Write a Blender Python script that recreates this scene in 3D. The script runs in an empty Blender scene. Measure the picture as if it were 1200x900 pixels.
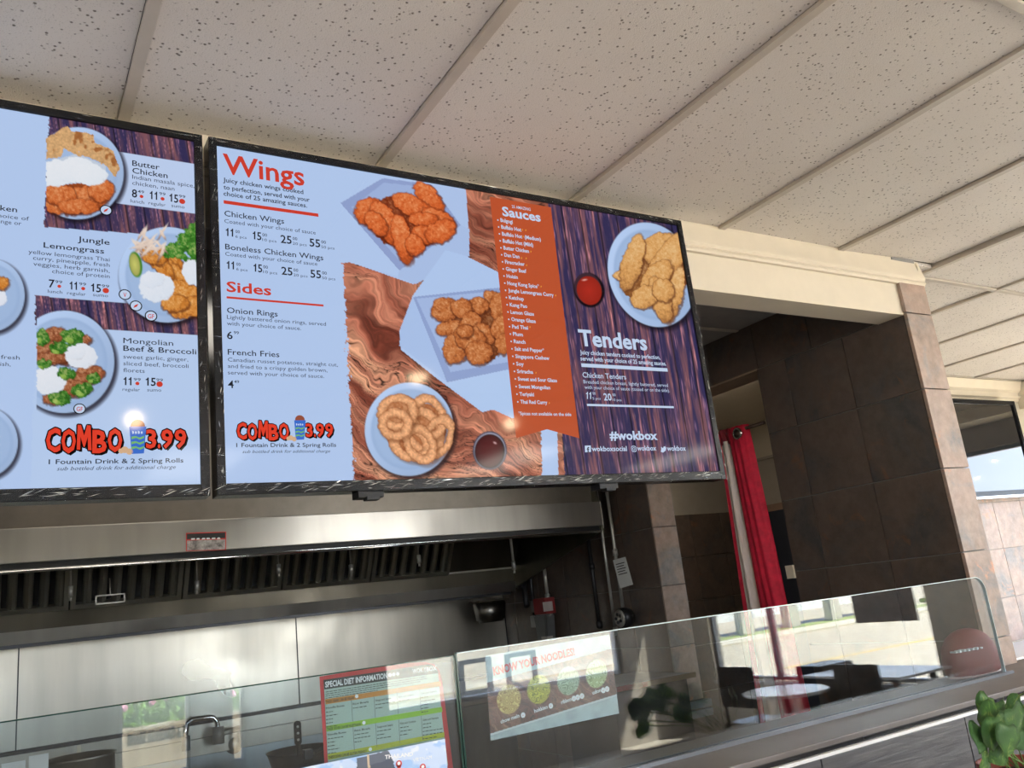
import bpy, bmesh, math, random
import numpy as np
from mathutils import Vector, Matrix, noise as mnoise

random.seed(7)
C = bpy.context.scene.collection
S = bpy.context.scene

# ---------------------------------------------------------------- camera
H = 1.58                                   # height of the lens above the floor
F = 995.0
RW = np.array([[0.85442064, -0.03455946, -0.51843131],
               [-0.50754223, -0.2690654, -0.81853814],
               [-0.11120369, 0.96250166, -0.24743541]])
cam = bpy.data.objects.new('camera', bpy.data.cameras.new('camera'))
C.objects.link(cam)
m4 = Matrix.Identity(4)
for i in range(3):
    for j in range(3):
        m4[i][j] = float(RW[i, j])
m4[2][3] = H
cam.matrix_world = m4
cam.data.sensor_width = 36
cam.data.lens = F * 36 / 1200
cam.data.clip_start = 0.05
cam.data.clip_end = 400
S.camera = cam

# ---------------------------------------------------------------- exposure, sky, sun, lights
EXPO = 0.0
S.view_settings.view_transform = 'Standard'
S.view_settings.look = 'None'
S.view_settings.exposure = EXPO
S.view_settings.gamma = 1
S.view_settings.use_curve_mapping = False

W = bpy.data.worlds.new('sky')
S.world = W
W.use_nodes = True
nt = W.node_tree
nt.nodes.clear()
wo = nt.nodes.new('ShaderNodeOutputWorld')
bg = nt.nodes.new('ShaderNodeBackground')
tc = nt.nodes.new('ShaderNodeTexCoord')
sx = nt.nodes.new('ShaderNodeSeparateXYZ')
cr = nt.nodes.new('ShaderNodeValToRGB')
cr.color_ramp.elements[0].position = 0.0
cr.color_ramp.elements[0].color = (0.80, 0.87, 1.0, 1)
cr.color_ramp.elements[1].position = 0.6
cr.color_ramp.elements[1].color = (0.22, 0.42, 0.85, 1)
nt.links.new(tc.outputs['Generated'], sx.inputs[0])
nt.links.new(sx.outputs['Z'], cr.inputs[0])
nt.links.new(cr.outputs[0], bg.inputs[0])
bg.inputs[1].default_value = 8.0
nt.links.new(bg.outputs[0], wo.inputs[0])


def lamp(name, kind, loc, rot, energy, color=(1, 1, 1), size=1, size_y=None):
    d = bpy.data.lights.new(name, kind)
    d.energy = energy
    d.color = color
    if kind == 'AREA':
        d.shape = 'RECTANGLE'
        d.size = size
        d.size_y = size_y or size
    if kind == 'SUN':
        d.angle = math.radians(0.6)
    if kind == 'POINT':
        d.shadow_soft_size = size
    o = bpy.data.objects.new(name, d)
    C.objects.link(o)
    o.location = (loc[0], loc[1], loc[2] + H)
    o.rotation_euler = rot
    return o


# the sun stands over the roof, behind the menu wall, and lights the street outside
sun = lamp('sun', 'SUN', (0, 0, 8), (0, 0, 0), 55.0, (1.0, 0.92, 0.78))
sun.rotation_euler = Vector((-0.45, -0.50, -0.95)).to_track_quat('-Z', 'Y').to_euler()
PI = math.pi
# added ceiling panels that brighten the room, all outside the frame (the lit face sits in the ceiling)
LAMPS = [(1.14, -2.34, 18), (3.58, -2.34, 34), (5.41, -0.0, 34), (5.41, -2.34, 34), (-1.3, -2.34, 5)]
for (lx, ly, e) in LAMPS:
    lamp('ceiling_light_glow', 'AREA', (lx, ly, 1.105), (0, 0, 0), e * 0.75, (1.0, 0.93, 0.83), 0.5, 1.1)
lamp('kitchen_light_glow', 'AREA', (0.6, 3.0, 1.06), (0, 0, 0), 7, (1.0, 0.92, 0.8), 1.1, 0.5)  # added lamp without a fixture, brightens the curtain and kitchen
lamp('vestibule_light_glow', 'AREA', (3.5, 4.2, 1.06), (0, 0, 0), 7, (1.0, 0.86, 0.66), 0.4, 0.4)  # added lamp that brightens the walls behind the doorway
# daylight arriving through the glazed entrance front, set in the window openings; the left one is added
lamp('daylight_rear', 'AREA', (4.45, -4.34, 0.31), (PI / 2, 0, 0), 100, (1.0, 0.97, 0.92), 2.5, 1.3)
lamp('daylight_right', 'AREA', (6.74, -2.38, 0.36), (0, PI / 2, 0), 85, (1.0, 0.96, 0.90), 1.2, 2.4)
lamp('daylight_left', 'AREA', (-1.7, -4.34, 0.35), (PI / 2, 0, 0), 60, (1.0, 0.96, 0.90), 2.7, 1.2)  # added lamp in the added window, lights the far door jamb


# ---------------------------------------------------------------- projection helpers (photo pixel -> point on a plane)
def ray(px, py):
    return RW @ np.array([px - 600.0, -(py - 450.0), -F])


def onY(px, py, y):
    r = ray(px, py)
    return r * y / r[1]


def onX(px, py, x):
    r = ray(px, py)
    return r * x / r[0]


def onZ(px, py, z):
    r = ray(px, py)
    return r * z / r[2]


def proj(p):
    c = RW.T @ np.array(p, float)
    return 600 - F * c[0] / c[2], 450 + F * c[1] / c[2]


# ---------------------------------------------------------------- object helpers
ORG = {}                                   # world origin (z from the lens) of each object


def thing(name, label, cat, loc, group=None):
    o = bpy.data.objects.new(name, None)
    o.empty_display_size = 0.05
    C.objects.link(o)
    o.location = (loc[0], loc[1], loc[2] + H)
    ORG[o] = Vector(loc)
    o['label'] = label
    o['category'] = cat
    if group:
        o['group'] = group
    return o


def tag(o, label, cat=None, group=None):
    o['label'] = label
    if cat:
        o['category'] = cat
    if group:
        o['group'] = group
    return o


def link(name, mesh, mats, parent=None, kind=None, smooth=False):
    """mesh verts are in world space measured from the lens; make ONE object"""
    if not isinstance(mats, (list, tuple)):
        mats = [mats]
    for m in mats:
        mesh.materials.append(m)
    n = len(mesh.vertices)
    co = np.empty(n * 3, dtype=np.float32)
    mesh.vertices.foreach_get('co', co)
    co = co.reshape(-1, 3)
    if parent is None:
        lo, hi = co.min(0), co.max(0)
        org = Vector(((lo[0] + hi[0]) / 2, (lo[1] + hi[1]) / 2, lo[2]))
    else:
        lo, hi = co.min(0), co.max(0)
        org = Vector(((lo[0] + hi[0]) / 2, (lo[1] + hi[1]) / 2, (lo[2] + hi[2]) / 2))
    co -= np.array(org, dtype=np.float32)
    mesh.vertices.foreach_set('co', co.ravel())
    if smooth:
        mesh.polygons.foreach_set('use_smooth', [True] * len(mesh.polygons))
    mesh.update()
    o = bpy.data.objects.new(name, mesh)
    C.objects.link(o)
    ORG[o] = org
    if parent is None:
        o.location = (org[0], org[1], org[2] + H)
    else:
        o.parent = parent
        o.location = org - ORG[parent]
    if kind:
        o['kind'] = kind
    return o


def done(name, bm, mats, parent=None, kind=None, smooth=False):
    me = bpy.data.meshes.new(name)
    bm.normal_update()
    bm.to_mesh(me)
    bm.free()
    return link(name, me, mats, parent, kind, smooth)


def place(name, mesh, loc, parent, rot=(0, 0, 0), scale=(1, 1, 1)):
    """instance of shared mesh data (verts about its own centre)"""
    o = bpy.data.objects.new(name, mesh)
    C.objects.link(o)
    o.parent = parent
    o.location = Vector(loc) - (ORG[parent] if parent else Vector((0, 0, -H)))
    o.rotation_euler = rot
    o.scale = scale
    ORG[o] = Vector(loc)
    return o


def box(bm, x0, x1, y0, y1, z0, z1, bev=0, mi=0):
    r = bmesh.ops.create_cube(bm, size=1)
    vs = r['verts']
    for v in vs:
        v.co = Vector(((x0 + x1) / 2 + v.co.x * (x1 - x0), (y0 + y1) / 2 + v.co.y * (y1 - y0),
                       (z0 + z1) / 2 + v.co.z * (z1 - z0)))
    fs = set(f for v in vs for f in v.link_faces)
    for f in fs:
        f.material_index = mi
    if bev:
        es = list(set(e for v in vs for e in v.link_edges))
        bmesh.ops.bevel(bm, geom=es, offset=bev, segments=2, affect='EDGES', profile=0.7)
    return vs


def BOX(name, x0, x1, y0, y1, z0, z1, m, parent=None, kind=None, bev=0):
    bm = bmesh.new()
    box(bm, x0, x1, y0, y1, z0, z1, bev)
    return done(name, bm, m, parent, kind)


def tube(bm, pts, r, seg=10, mi=0, caps=True):
    pts = [Vector(p) for p in pts]
    rs = r if isinstance(r, (list, tuple)) else [r] * len(pts)
    rings = []
    up = None
    for i, p in enumerate(pts):
        if i == 0:
            d = pts[1] - p
        elif i == len(pts) - 1:
            d = p - pts[i - 1]
        else:
            d = (pts[i + 1] - p).normalized() + (p - pts[i - 1]).normalized()
        d.normalize()
        if up is None:
            up = Vector((0, 0, 1)) if abs(d.z) < 0.9 else Vector((1, 0, 0))
        a = d.cross(up)
        a.normalize()
        b = d.cross(a)
        b.normalize()
        up = -b if False else up
        if abs(d.dot(up)) > 0.95:
            up = Vector((1, 0, 0)) if abs(d.x) < 0.9 else Vector((0, 1, 0))
            a = d.cross(up).normalized()
            b = d.cross(a).normalized()
        rings.append([bm.verts.new(p + (a * math.cos(t) + b * math.sin(t)) * rs[i])
                      for t in [2 * PI * k / seg for k in range(seg)]])
    for i in range(len(rings) - 1):
        # align the next ring to avoid twisting
        A, B = rings[i], rings[i + 1]
        best = min(range(seg), key=lambda s: (A[0].co - B[s].co).length)
        B2 = B[best:] + B[:best]
        if (A[1].co - B2[1].co).length > (A[1].co - B2[-1].co).length:
            B2 = [B2[0]] + B2[1:][::-1]
        rings[i + 1] = B2
        for k in range(seg):
            f = bm.faces.new((A[k], A[(k + 1) % seg], B2[(k + 1) % seg], B2[k]))
            f.smooth = True
            f.material_index = mi
    if caps:
        for R_ in (rings[0], rings[-1]):
            try:
                f = bm.faces.new(R_)
                f.material_index = mi
            except ValueError:
                pass
    bmesh.ops.recalc_face_normals(bm, faces=bm.faces)


def lathe(bm, c, prof, seg=28, axis='Z', mi=0):
    """prof = [(r, h)...] about axis through c"""
    rings = []
    for (r, h) in prof:
        ring = []
        for k in range(seg):
            t = 2 * PI * k / seg
            a, b = r * math.cos(t), r * math.sin(t)
            if axis == 'Z':
                p = (c[0] + a, c[1] + b, c[2] + h)
            elif axis == 'Y':
                p = (c[0] + a, c[1] + h, c[2] + b)
            else:
                p = (c[0] + h, c[1] + a, c[2] + b)
            ring.append(bm.verts.new(p))
        rings.append(ring)
    for i in range(len(rings) - 1):
        for k in range(seg):
            f = bm.faces.new((rings[i][k], rings[i][(k + 1) % seg], rings[i + 1][(k + 1) % seg], rings[i + 1][k]))
            f.smooth = True
            f.material_index = mi
    for R_ in (rings[0], rings[-1]):
        f = bm.faces.new(R_)
        f.material_index = mi
    bmesh.ops.recalc_face_normals(bm, faces=bm.faces)


def prism(bm, poly, dvec, mi=0):
    """extrude polygon of 3D points by dvec"""
    d = Vector(dvec)
    a = [bm.verts.new(Vector(p)) for p in poly]
    b = [bm.verts.new(Vector(p) + d) for p in poly]
    n = len(a)
    fs = [bm.faces.new(a), bm.faces.new(b[::-1])]
    for i in range(n):
        fs.append(bm.faces.new((a[i], b[i], b[(i + 1) % n], a[(i + 1) % n])))
    for f in fs:
        f.material_index = mi
    bmesh.ops.recalc_face_normals(bm, faces=bm.faces)
    return fs


# ---------------------------------------------------------------- materials
def lin(c):
    c = np.asarray(c, float) / 255.0
    return np.where(c <= 0.04045, c / 12.92, ((c + 0.055) / 1.055) ** 2.4)


def srgb(r, g, b):
    v = lin((r, g, b))
    return (float(v[0]), float(v[1]), float(v[2]), 1)


class N:
    def __init__(self, name):
        self.m = bpy.data.materials.new(name)
        self.m.use_nodes = True
        self.t = self.m.node_tree
        self.t.nodes.clear()
        self.out = self.t.nodes.new('ShaderNodeOutputMaterial')

    def n(self, kind, **kw):
        nd = self.t.nodes.new('ShaderNode' + kind)
        for k, v in kw.items():
            if k in nd.inputs.keys():
                nd.inputs[k].default_value = v
            elif k.replace('_', ' ') in nd.inputs.keys():
                nd.inputs[k.replace('_', ' ')].default_value = v
            else:
                setattr(nd, k, v)
        return nd

    def l(self, a, b):
        self.t.links.new(a, b)

    def pos(self, scale=(1, 1, 1), kind='geo'):
        if kind == 'geo':
            g = self.n('NewGeometry').outputs['Position']
        else:
            g = self.n('TexCoord').outputs['Object']
        mp = self.n('Mapping')
        mp.inputs['Scale'].default_value = scale
        self.l(g, mp.inputs['Vector'])
        return mp.outputs[0]

    def noise(self, vec, scale, detail=4, rough=0.5, dist=0):
        nd = self.n('TexNoise')
        nd.inputs['Scale'].default_value = scale
        nd.inputs['Detail'].default_value = detail
        nd.inputs['Roughness'].default_value = rough
        nd.inputs['Distortion'].default_value = dist
        self.l(vec, nd.inputs['Vector'])
        return nd.outputs['Fac']

    def ramp(self, fac, stops):
        r = self.n('ValToRGB')
        e = r.color_ramp.elements
        while len(e) < len(stops):
            e.new(0.5)
        for i, (p, c) in enumerate(stops):
            e[i].position = p
            e[i].color = c if len(c) == 4 else (*c, 1)
        self.l(fac, r.inputs[0])
        return r.outputs[0]

    def mix(self, fac, a, b, mode='MIX'):
        x = self.n('Mix', data_type='RGBA', blend_type=mode)
        if isinstance(fac, (int, float)):
            x.inputs[0].default_value = fac
        else:
            self.l(fac, x.inputs[0])
        for v, i in ((a, 6), (b, 7)):
            if isinstance(v, tuple):
                x.inputs[i].default_value = v if len(v) == 4 else (*v, 1)
            else:
                self.l(v, x.inputs[i])
        return x.outputs[2]

    def bump(self, h, strength=0.3, dist=0.01):
        b = self.n('Bump')
        b.inputs['Strength'].default_value = strength
        b.inputs['Distance'].default_value = dist
        self.l(h, b.inputs['Height'])
        return b.outputs[0]

    def principled(self, color=None, rough=0.5, metal=0, normal=None, **kw):
        p = self.n('BsdfPrincipled')
        if isinstance(color, tuple):
            p.inputs['Base Color'].default_value = color if len(color) == 4 else (*color, 1)
        elif color is not None:
            self.l(color, p.inputs['Base Color'])
        if isinstance(rough, (int, float)):
            p.inputs['Roughness'].default_value = rough
        else:
            self.l(rough, p.inputs['Roughness'])
        p.inputs['Metallic'].default_value = metal
        if normal is not None:
            self.l(normal, p.inputs['Normal'])
        for k, v in kw.items():
            p.inputs[k.replace('_', ' ')].default_value = v
        self.l(p.outputs[0], self.out.inputs[0])
        return p


def plain(name, color, rough=0.5, metal=0, vary=0.12, nscale=12, bump=0.0, **kw):
    k = N(name)
    v = k.pos()
    f = k.noise(v, nscale, 4, 0.6)
    a = tuple(c * (1 - vary) for c in color[:3])
    b = tuple(min(1, c * (1 + vary)) for c in color[:3])
    col = k.ramp(f, [(0.3, a), (0.7, b)])
    nm = k.bump(k.noise(v, nscale * 8, 3), bump, 0.002) if bump else None
    k.principled(col, rough, metal, nm, **kw)
    return k.m


def emit_mat(name, color, strength=1.0):
    k = N(name)
    e = k.n('Emission')
    e.inputs[0].default_value = color if len(color) == 4 else (*color, 1)
    e.inputs[1].default_value = strength
    k.l(e.outputs[0], k.out.inputs[0])
    return k.m


SCR = 2 ** (-EXPO) * 0.93                    # backlight of the displays


def screen_mat(name, color=None):
    """a backlit display pixel layer under a glossy face: emission plus a weak clear reflection"""
    k = N(name)
    e = k.n('Emission')
    e.inputs[1].default_value = SCR
    if color is None:
        a = k.n('VertexColor')
        a.layer_name = 'print'
        k.l(a.outputs[0], e.inputs[0])
    else:
        e.inputs[0].default_value = color
    g = k.n('BsdfGlossy')
    g.inputs['Roughness'].default_value = 0.07
    g.inputs['Color'].default_value = (0.012, 0.012, 0.012, 1)
    ad = k.n('AddShader')
    k.l(e.outputs[0], ad.inputs[0])
    k.l(g.outputs[0], ad.inputs[1])
    k.l(ad.outputs[0], k.out.inputs[0])
    return k.m


def print_mat(name, color=None, rough=0.45, spec=0.4):
    k = N(name)
    if color is None:
        a = k.n('VertexColor')
        a.layer_name = 'print'
        k.principled(a.outputs[0], rough)
    else:
        k.principled(color, rough)
    return k.m


def m_ceiling_tile():
    k = N('ceiling_tile_board')
    v = k.pos()
    vo = k.n('TexVoronoi')
    vo.inputs['Scale'].default_value = 80
    vo.inputs['Randomness'].default_value = 1
    k.l(v, vo.inputs['Vector'])
    vo2 = k.n('TexVoronoi')
    vo2.inputs['Scale'].default_value = 210
    k.l(v, vo2.inputs['Vector'])
    msk = k.noise(v, 60, 2)
    holes = k.ramp(vo.outputs['Distance'], [(0.16, (0, 0, 0)), (0.30, (1, 1, 1))])
    holes2 = k.ramp(vo2.outputs['Distance'], [(0.12, (0.35, 0.35, 0.35)), (0.25, (1, 1, 1))])
    gate = k.ramp(msk, [(0.48, (1, 1, 1)), (0.55, (0, 0, 0))])
    h = k.mix(gate, holes, (1, 1, 1, 1))
    h = k.mix(0.5, h, k.mix(1.0, h, holes2, 'MULTIPLY'))
    soft = k.noise(v, 1.7, 3)
    base = k.ramp(soft, [(0.35, (0.66, 0.605, 0.555)), (0.7, (0.72, 0.67, 0.615))])
    col = k.mix(h, (0.17, 0.14, 0.115, 1), base)
    k.principled(col, 0.9, 0, k.bump(k.mix(0.4, h, k.noise(v, 300, 2)), 0.5, 0.003))
    return k.m


def m_slate(name, bright=1.0, rough=0.35):
    k = N(name)
    v = k.pos()
    oi = k.n('ObjectInfo')
    add = k.n('VectorMath', operation='MULTIPLY_ADD')
    k.l(oi.outputs['Random'], add.inputs[0])
    add.inputs[1].default_value = (31, 17, 23)
    k.l(v, add.inputs[2])
    vv = add.outputs[0]
    n1 = k.noise(vv, 3.4, 5, 0.6, 0.6)
    n2 = k.noise(vv, 6.3, 6, 0.65, 1.0)
    n3 = k.noise(vv, 22, 6, 0.7)
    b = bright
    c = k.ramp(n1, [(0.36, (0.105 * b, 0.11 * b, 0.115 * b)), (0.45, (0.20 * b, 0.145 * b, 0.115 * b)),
                    (0.58, (0.265 * b, 0.175 * b, 0.135 * b)), (0.68, (0.22 * b, 0.175 * b, 0.15 * b))])
    rust = k.ramp(n2, [(0.60, (0, 0, 0)), (0.68, (1, 1, 1))])
    c = k.mix(rust, c, (0.40 * b, 0.17 * b, 0.085 * b, 1))
    c = k.mix(k.ramp(k.noise(vv, 4.6, 5, 0.6, 1.2), [(0.58, (0, 0, 0)), (0.66, (0.75, 0.75, 0.75))]), c, (0.13 * b, 0.135 * b, 0.14 * b, 1))
    c = k.mix(0.35, c, k.ramp(n3, [(0.3, (0.10 * b, 0.08 * b, 0.07 * b)), (0.7, (0.36 * b, 0.28 * b, 0.24 * b))]))
    nm = k.bump(k.mix(0.5, n2, n3), 0.5, 0.006)
    k.principled(c, rough, 0, nm)
    return k.m


def m_steel(name, col=(0.38, 0.36, 0.33), rough=0.28, axis='x', stain=0.25):
    k = N(name)
    sc = {'x': (0.6, 60, 60), 'z': (60, 60, 0.6), 'y': (60, 0.6, 60)}[axis]
    v = k.pos(sc)
    f = k.noise(v, 3.0, 3, 0.6)
    p = k.pos()
    st = k.noise(p, 2.0, 2, 0.5, 0.2)
    st2 = k.noise(k.pos((9, 9, 1.2)), 1.2, 3)
    base = k.ramp(st, [(0.3, tuple(c * (1 - stain) for c in col)), (0.65, col)])
    base = k.mix(0.3, base, k.ramp(st2, [(0.35, tuple(c * 0.7 for c in col)), (0.65, tuple(c * 1.15 for c in col))]))
    r = k.ramp(st, [(0.3, (rough * 1.35,) * 3), (0.7, (rough * 0.8,) * 3)])
    k.principled(base, r, 1.0, k.bump(f, 0.06, 0.002))
    return k.m


def m_glass(name, tint=(0.93, 0.97, 0.96), ior=1.5, haze=0.0):
    """thin clear sheet: Fresnel mirror over straight-through transmission, with a trace of smeared dirt"""
    k = N(name)
    geo = k.n('NewGeometry')
    mx = k.n('Mix', data_type='FLOAT')
    k.l(geo.outputs['Backfacing'], mx.inputs[0])
    mx.inputs[2].default_value = ior
    mx.inputs[3].default_value = 1 / ior
    fr = k.n('Fresnel')
    k.l(mx.outputs[0], fr.inputs['IOR'])
    tr = k.n('BsdfTransparent')
    tr.inputs[0].default_value = (*tint, 1)
    gl = k.n('BsdfGlossy')
    gl.inputs['Roughness'].default_value = 0.0
    gl.inputs['Color'].default_value = (1, 1, 1, 1)
    ms = k.n('MixShader')
    k.l(fr.outputs[0], ms.inputs[0])
    k.l(tr.outputs[0], ms.inputs[1])
    k.l(gl.outputs[0], ms.inputs[2])
    last = ms.outputs[0]
    if haze:
        v = k.pos((1.0, 1, 3.5))
        f = k.noise(v, 5, 6, 0.7, 0.5)
        fac = k.ramp(f, [(0.45, (0, 0, 0)), (0.8, (haze,) * 3)])
        df = k.n('BsdfDiffuse')
        df.inputs[0].default_value = (0.6, 0.62, 0.64, 1)
        m2 = k.n('MixShader')
        k.l(fac, m2.inputs[0])
        k.l(last, m2.inputs[1])
        k.l(df.outputs[0], m2.inputs[2])
        last = m2.outputs[0]
    k.l(last, k.out.inputs[0])
    return k.m


def m_film():
    """crinkled clear stretch film left on the bezels"""
    k = N('clear_stretch_film')
    v = k.pos()
    rot = k.n('Mapping')
    rot.inputs['Rotation'].default_value = (0, 0.42, 0)
    rot.inputs['Scale'].default_value = (4, 4, 60)
    k.l(k.n('NewGeometry').outputs['Position'], rot.inputs['Vector'])
    f = k.noise(rot.outputs[0], 3.0, 4, 0.6, 1.2)
    nm = k.bump(f, 1.0, 0.03)
    gl = k.n('BsdfGlossy')
    gl.inputs['Roughness'].default_value = 0.10
    gl.inputs['Color'].default_value = (1, 1, 1, 1)
    k.l(nm, gl.inputs['Normal'])
    tr = k.n('BsdfTransparent')
    ms = k.n('MixShader')
    fac = k.ramp(f, [(0.58, (0.01,) * 3), (0.66, (0.12,) * 3), (0.72, (0.5,) * 3)])
    k.l(fac, ms.inputs[0])
    k.l(tr.outputs[0], ms.inputs[1])
    k.l(gl.outputs[0], ms.inputs[2])
    k.l(ms.outputs[0], k.out.inputs[0])
    return k.m


def m_wood_dark():
    k = N('dark_woodgrain_laminate')
    v = k.pos((1.5, 1, 22))
    f = k.noise(v, 3, 6, 0.65, 0.7)
    c = k.ramp(f, [(0.3, (0.030, 0.030, 0.035)), (0.55, (0.075, 0.073, 0.08)), (0.8, (0.14, 0.135, 0.14))])
    k.principled(c, 0.35, 0, k.bump(f, 0.35, 0.003))
    return k.m


def m_leaf():
    k = N('pothos_leaf')
    v = k.pos((1, 1, 1))
    f = k.noise(v, 26, 5, 0.7, 1.5)
    g = k.noise(v, 9, 2)
    c = k.ramp(f, [(0.48, (0.10, 0.22, 0.06)), (0.56, (0.16, 0.32, 0.07)), (0.66, (0.55, 0.62, 0.22))])
    c = k.mix(k.ramp(g, [(0.45, (0, 0, 0)), (0.55, (1, 1, 1))]), (0.09, 0.20, 0.06, 1), c)
    k.principled(c, 0.35, 0, k.bump(f, 0.2, 0.002))
    return k.m


M = {}
M['tile'] = m_ceiling_tile()
M['grid'] = plain('painted_grid_bar', (0.50, 0.44, 0.37), 0.5, vary=0.06)
M['cream'] = plain('cream_wall_paint', (0.66, 0.58, 0.46), 0.55, vary=0.03, bump=0.05)
M['beige'] = plain('beige_wall_paint', (0.52, 0.47, 0.38), 0.7, vary=0.04, bump=0.05)
M['taupe'] = plain('taupe_wall_paint', (0.30, 0.27, 0.235), 0.7, vary=0.05)
M['slate'] = m_slate('slate_look_tile', 0.45)  # darkened copy of the tile, shade put into the colour
M['slate_front'] = m_slate('slate_look_tile_trim', 1.55, 0.4)  # brightened copy of the same tile, daylight put into the colour
M['grout'] = plain('dark_grout', (0.09, 0.08, 0.07), 0.9)
M['grout_light'] = plain('grey_grout', (0.25, 0.24, 0.23), 0.9)
M['steel'] = m_steel('brushed_steel', rough=0.36, stain=0.12)
M['steel_wall'] = m_steel('brushed_steel_wall', (0.52, 0.485, 0.42), 0.34, 'z', 0.12)
M['steel_dark'] = m_steel('greasy_dark_steel', (0.13, 0.115, 0.09), 0.5, 'x', 0.4)
M['steel_filter'] = m_steel('greasy_filter_steel', (0.42, 0.41, 0.36), 0.42, 'z', 0.35)
M['chrome'] = plain('chrome', (0.75, 0.74, 0.72), 0.12, 1.0, vary=0.03)
M['iron'] = plain('dark_iron', (0.05, 0.05, 0.055), 0.4, 0.7)
M['black'] = plain('black_plastic', (0.010, 0.010, 0.012), 0.25, vary=0.05, Specular_IOR_Level=0.2)
M['matblack'] = plain('matt_black', (0.012, 0.012, 0.014), 0.6)
M['film'] = m_film()
M['crease'] = plain('bright_film_crease', (0.85, 0.83, 0.78), 0.18, 0.6, vary=.2)
M['glass'] = m_glass('counter_glass', tint=(0.86, 0.91, 0.93), ior=1.7, haze=0.015)
M['winglass'] = m_glass('window_glass', (0.96, 0.98, 0.98), 1.45)
M['gedge'] = plain('green_glass_edge', (0.015, 0.05, 0.038), 0.12, vary=0.2)
M['gedge_clear'] = plain('bright_glass_edge', (0.55, 0.66, 0.68), 0.12, vary=0.2)
M['wood'] = m_wood_dark()
M['white'] = plain('white_laminate', (0.80, 0.80, 0.80), 0.35, vary=0.03)
M['galv'] = plain('grey_conduit', (0.50, 0.49, 0.46), 0.35, 0.6)
M['red'] = plain('red_plastic', (0.30, 0.03, 0.03), 0.4)
M['velvet'] = plain('red_velour_fabric', (0.62, 0.012, 0.045), 0.75, vary=0.2, nscale=30, bump=0.2)
M['lining'] = plain('cream_lining_fabric', (0.76, 0.66, 0.60), 0.85, vary=0.06, bump=0.1)
M['rod'] = plain('dark_bronze_rod', (0.08, 0.05, 0.04), 0.35, 0.6)
M['leaf'] = m_leaf()
M['stem'] = plain('green_stem', (0.16, 0.26, 0.06), 0.5)
M['terracotta'] = plain('terracotta_pot', (0.26, 0.06, 0.045), 0.5, vary=0.2)
M['soil'] = plain('potting_soil', (0.03, 0.02, 0.015), 0.95, vary=0.4, nscale=80, bump=0.6)
M['paper'] = plain('white_paper', (0.72, 0.73, 0.72), 0.6, vary=0.03)
M['blackink'] = print_mat('black_ink', (0.015, 0.015, 0.015, 1))
M['redink'] = print_mat('red_ink', srgb(205, 50, 45))
M['whiteink'] = print_mat('white_ink', (0.85, 0.85, 0.85, 1))
M['print'] = print_mat('printed_paper', None, 0.3)
M['asphalt'] = plain('sunlit_asphalt', (0.40, 0.34, 0.25), 0.9, vary=0.12, nscale=2.0)
M['concrete'] = plain('concrete', (0.45, 0.42, 0.36), 0.9, vary=0.1)
M['kerb'] = plain('pale_kerb_concrete', (0.52, 0.46, 0.35), 0.9, vary=0.1)
M['grass'] = plain('green_grass', (0.20, 0.25, 0.08), 0.95, vary=0.5, nscale=9)
M['yellow'] = plain('yellow_road_paint', (0.60, 0.38, 0.10), 0.9)
M['whitepaint'] = plain('white_outdoor_paint', (0.85, 0.85, 0.85), 0.5)
M['frame'] = plain('dark_window_frame', (0.10, 0.11, 0.13), 0.35, 0.5)
M['frame_alu'] = plain('aluminium_window_frame', (0.40, 0.41, 0.44), 0.35, 0.7)
M['floor'] = plain('pale_floor_tile', (0.38, 0.35, 0.31), 0.4, vary=0.15, nscale=3)
M['table'] = plain('pale_table_top', (0.62, 0.64, 0.68), 0.2, vary=0.03)
M['pink'] = plain('pink_petals', (0.75, 0.30, 0.45), 0.7, vary=0.3, nscale=40)
M['flowerleaf'] = plain('flower_bed_leaves', (0.12, 0.24, 0.035), 0.8, vary=0.4, nscale=25)
M['bulb'] = emit_mat('warm_bulb', (1.0, 0.74, 0.46, 1), 110)
M['diffuser'] = emit_mat('light_diffuser', (1.0, 0.93, 0.83, 1), 4)  # glowing face of the added ceiling panels


# ================================================================ SETTING
CZ = 1.125                                  # ceiling height over the lens
FZ = -H                                     # floor
YH = 1.817                                  # face of the header and of the tiled wall end
X2 = 2.958                                  # tiled side wall of the kitchen
XC = 3.115                                  # its outer side

BOX('floor', -3.6, 6.95, -4.35, 5.4, FZ - 0.1, FZ, M['floor'], kind='structure')

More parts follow.
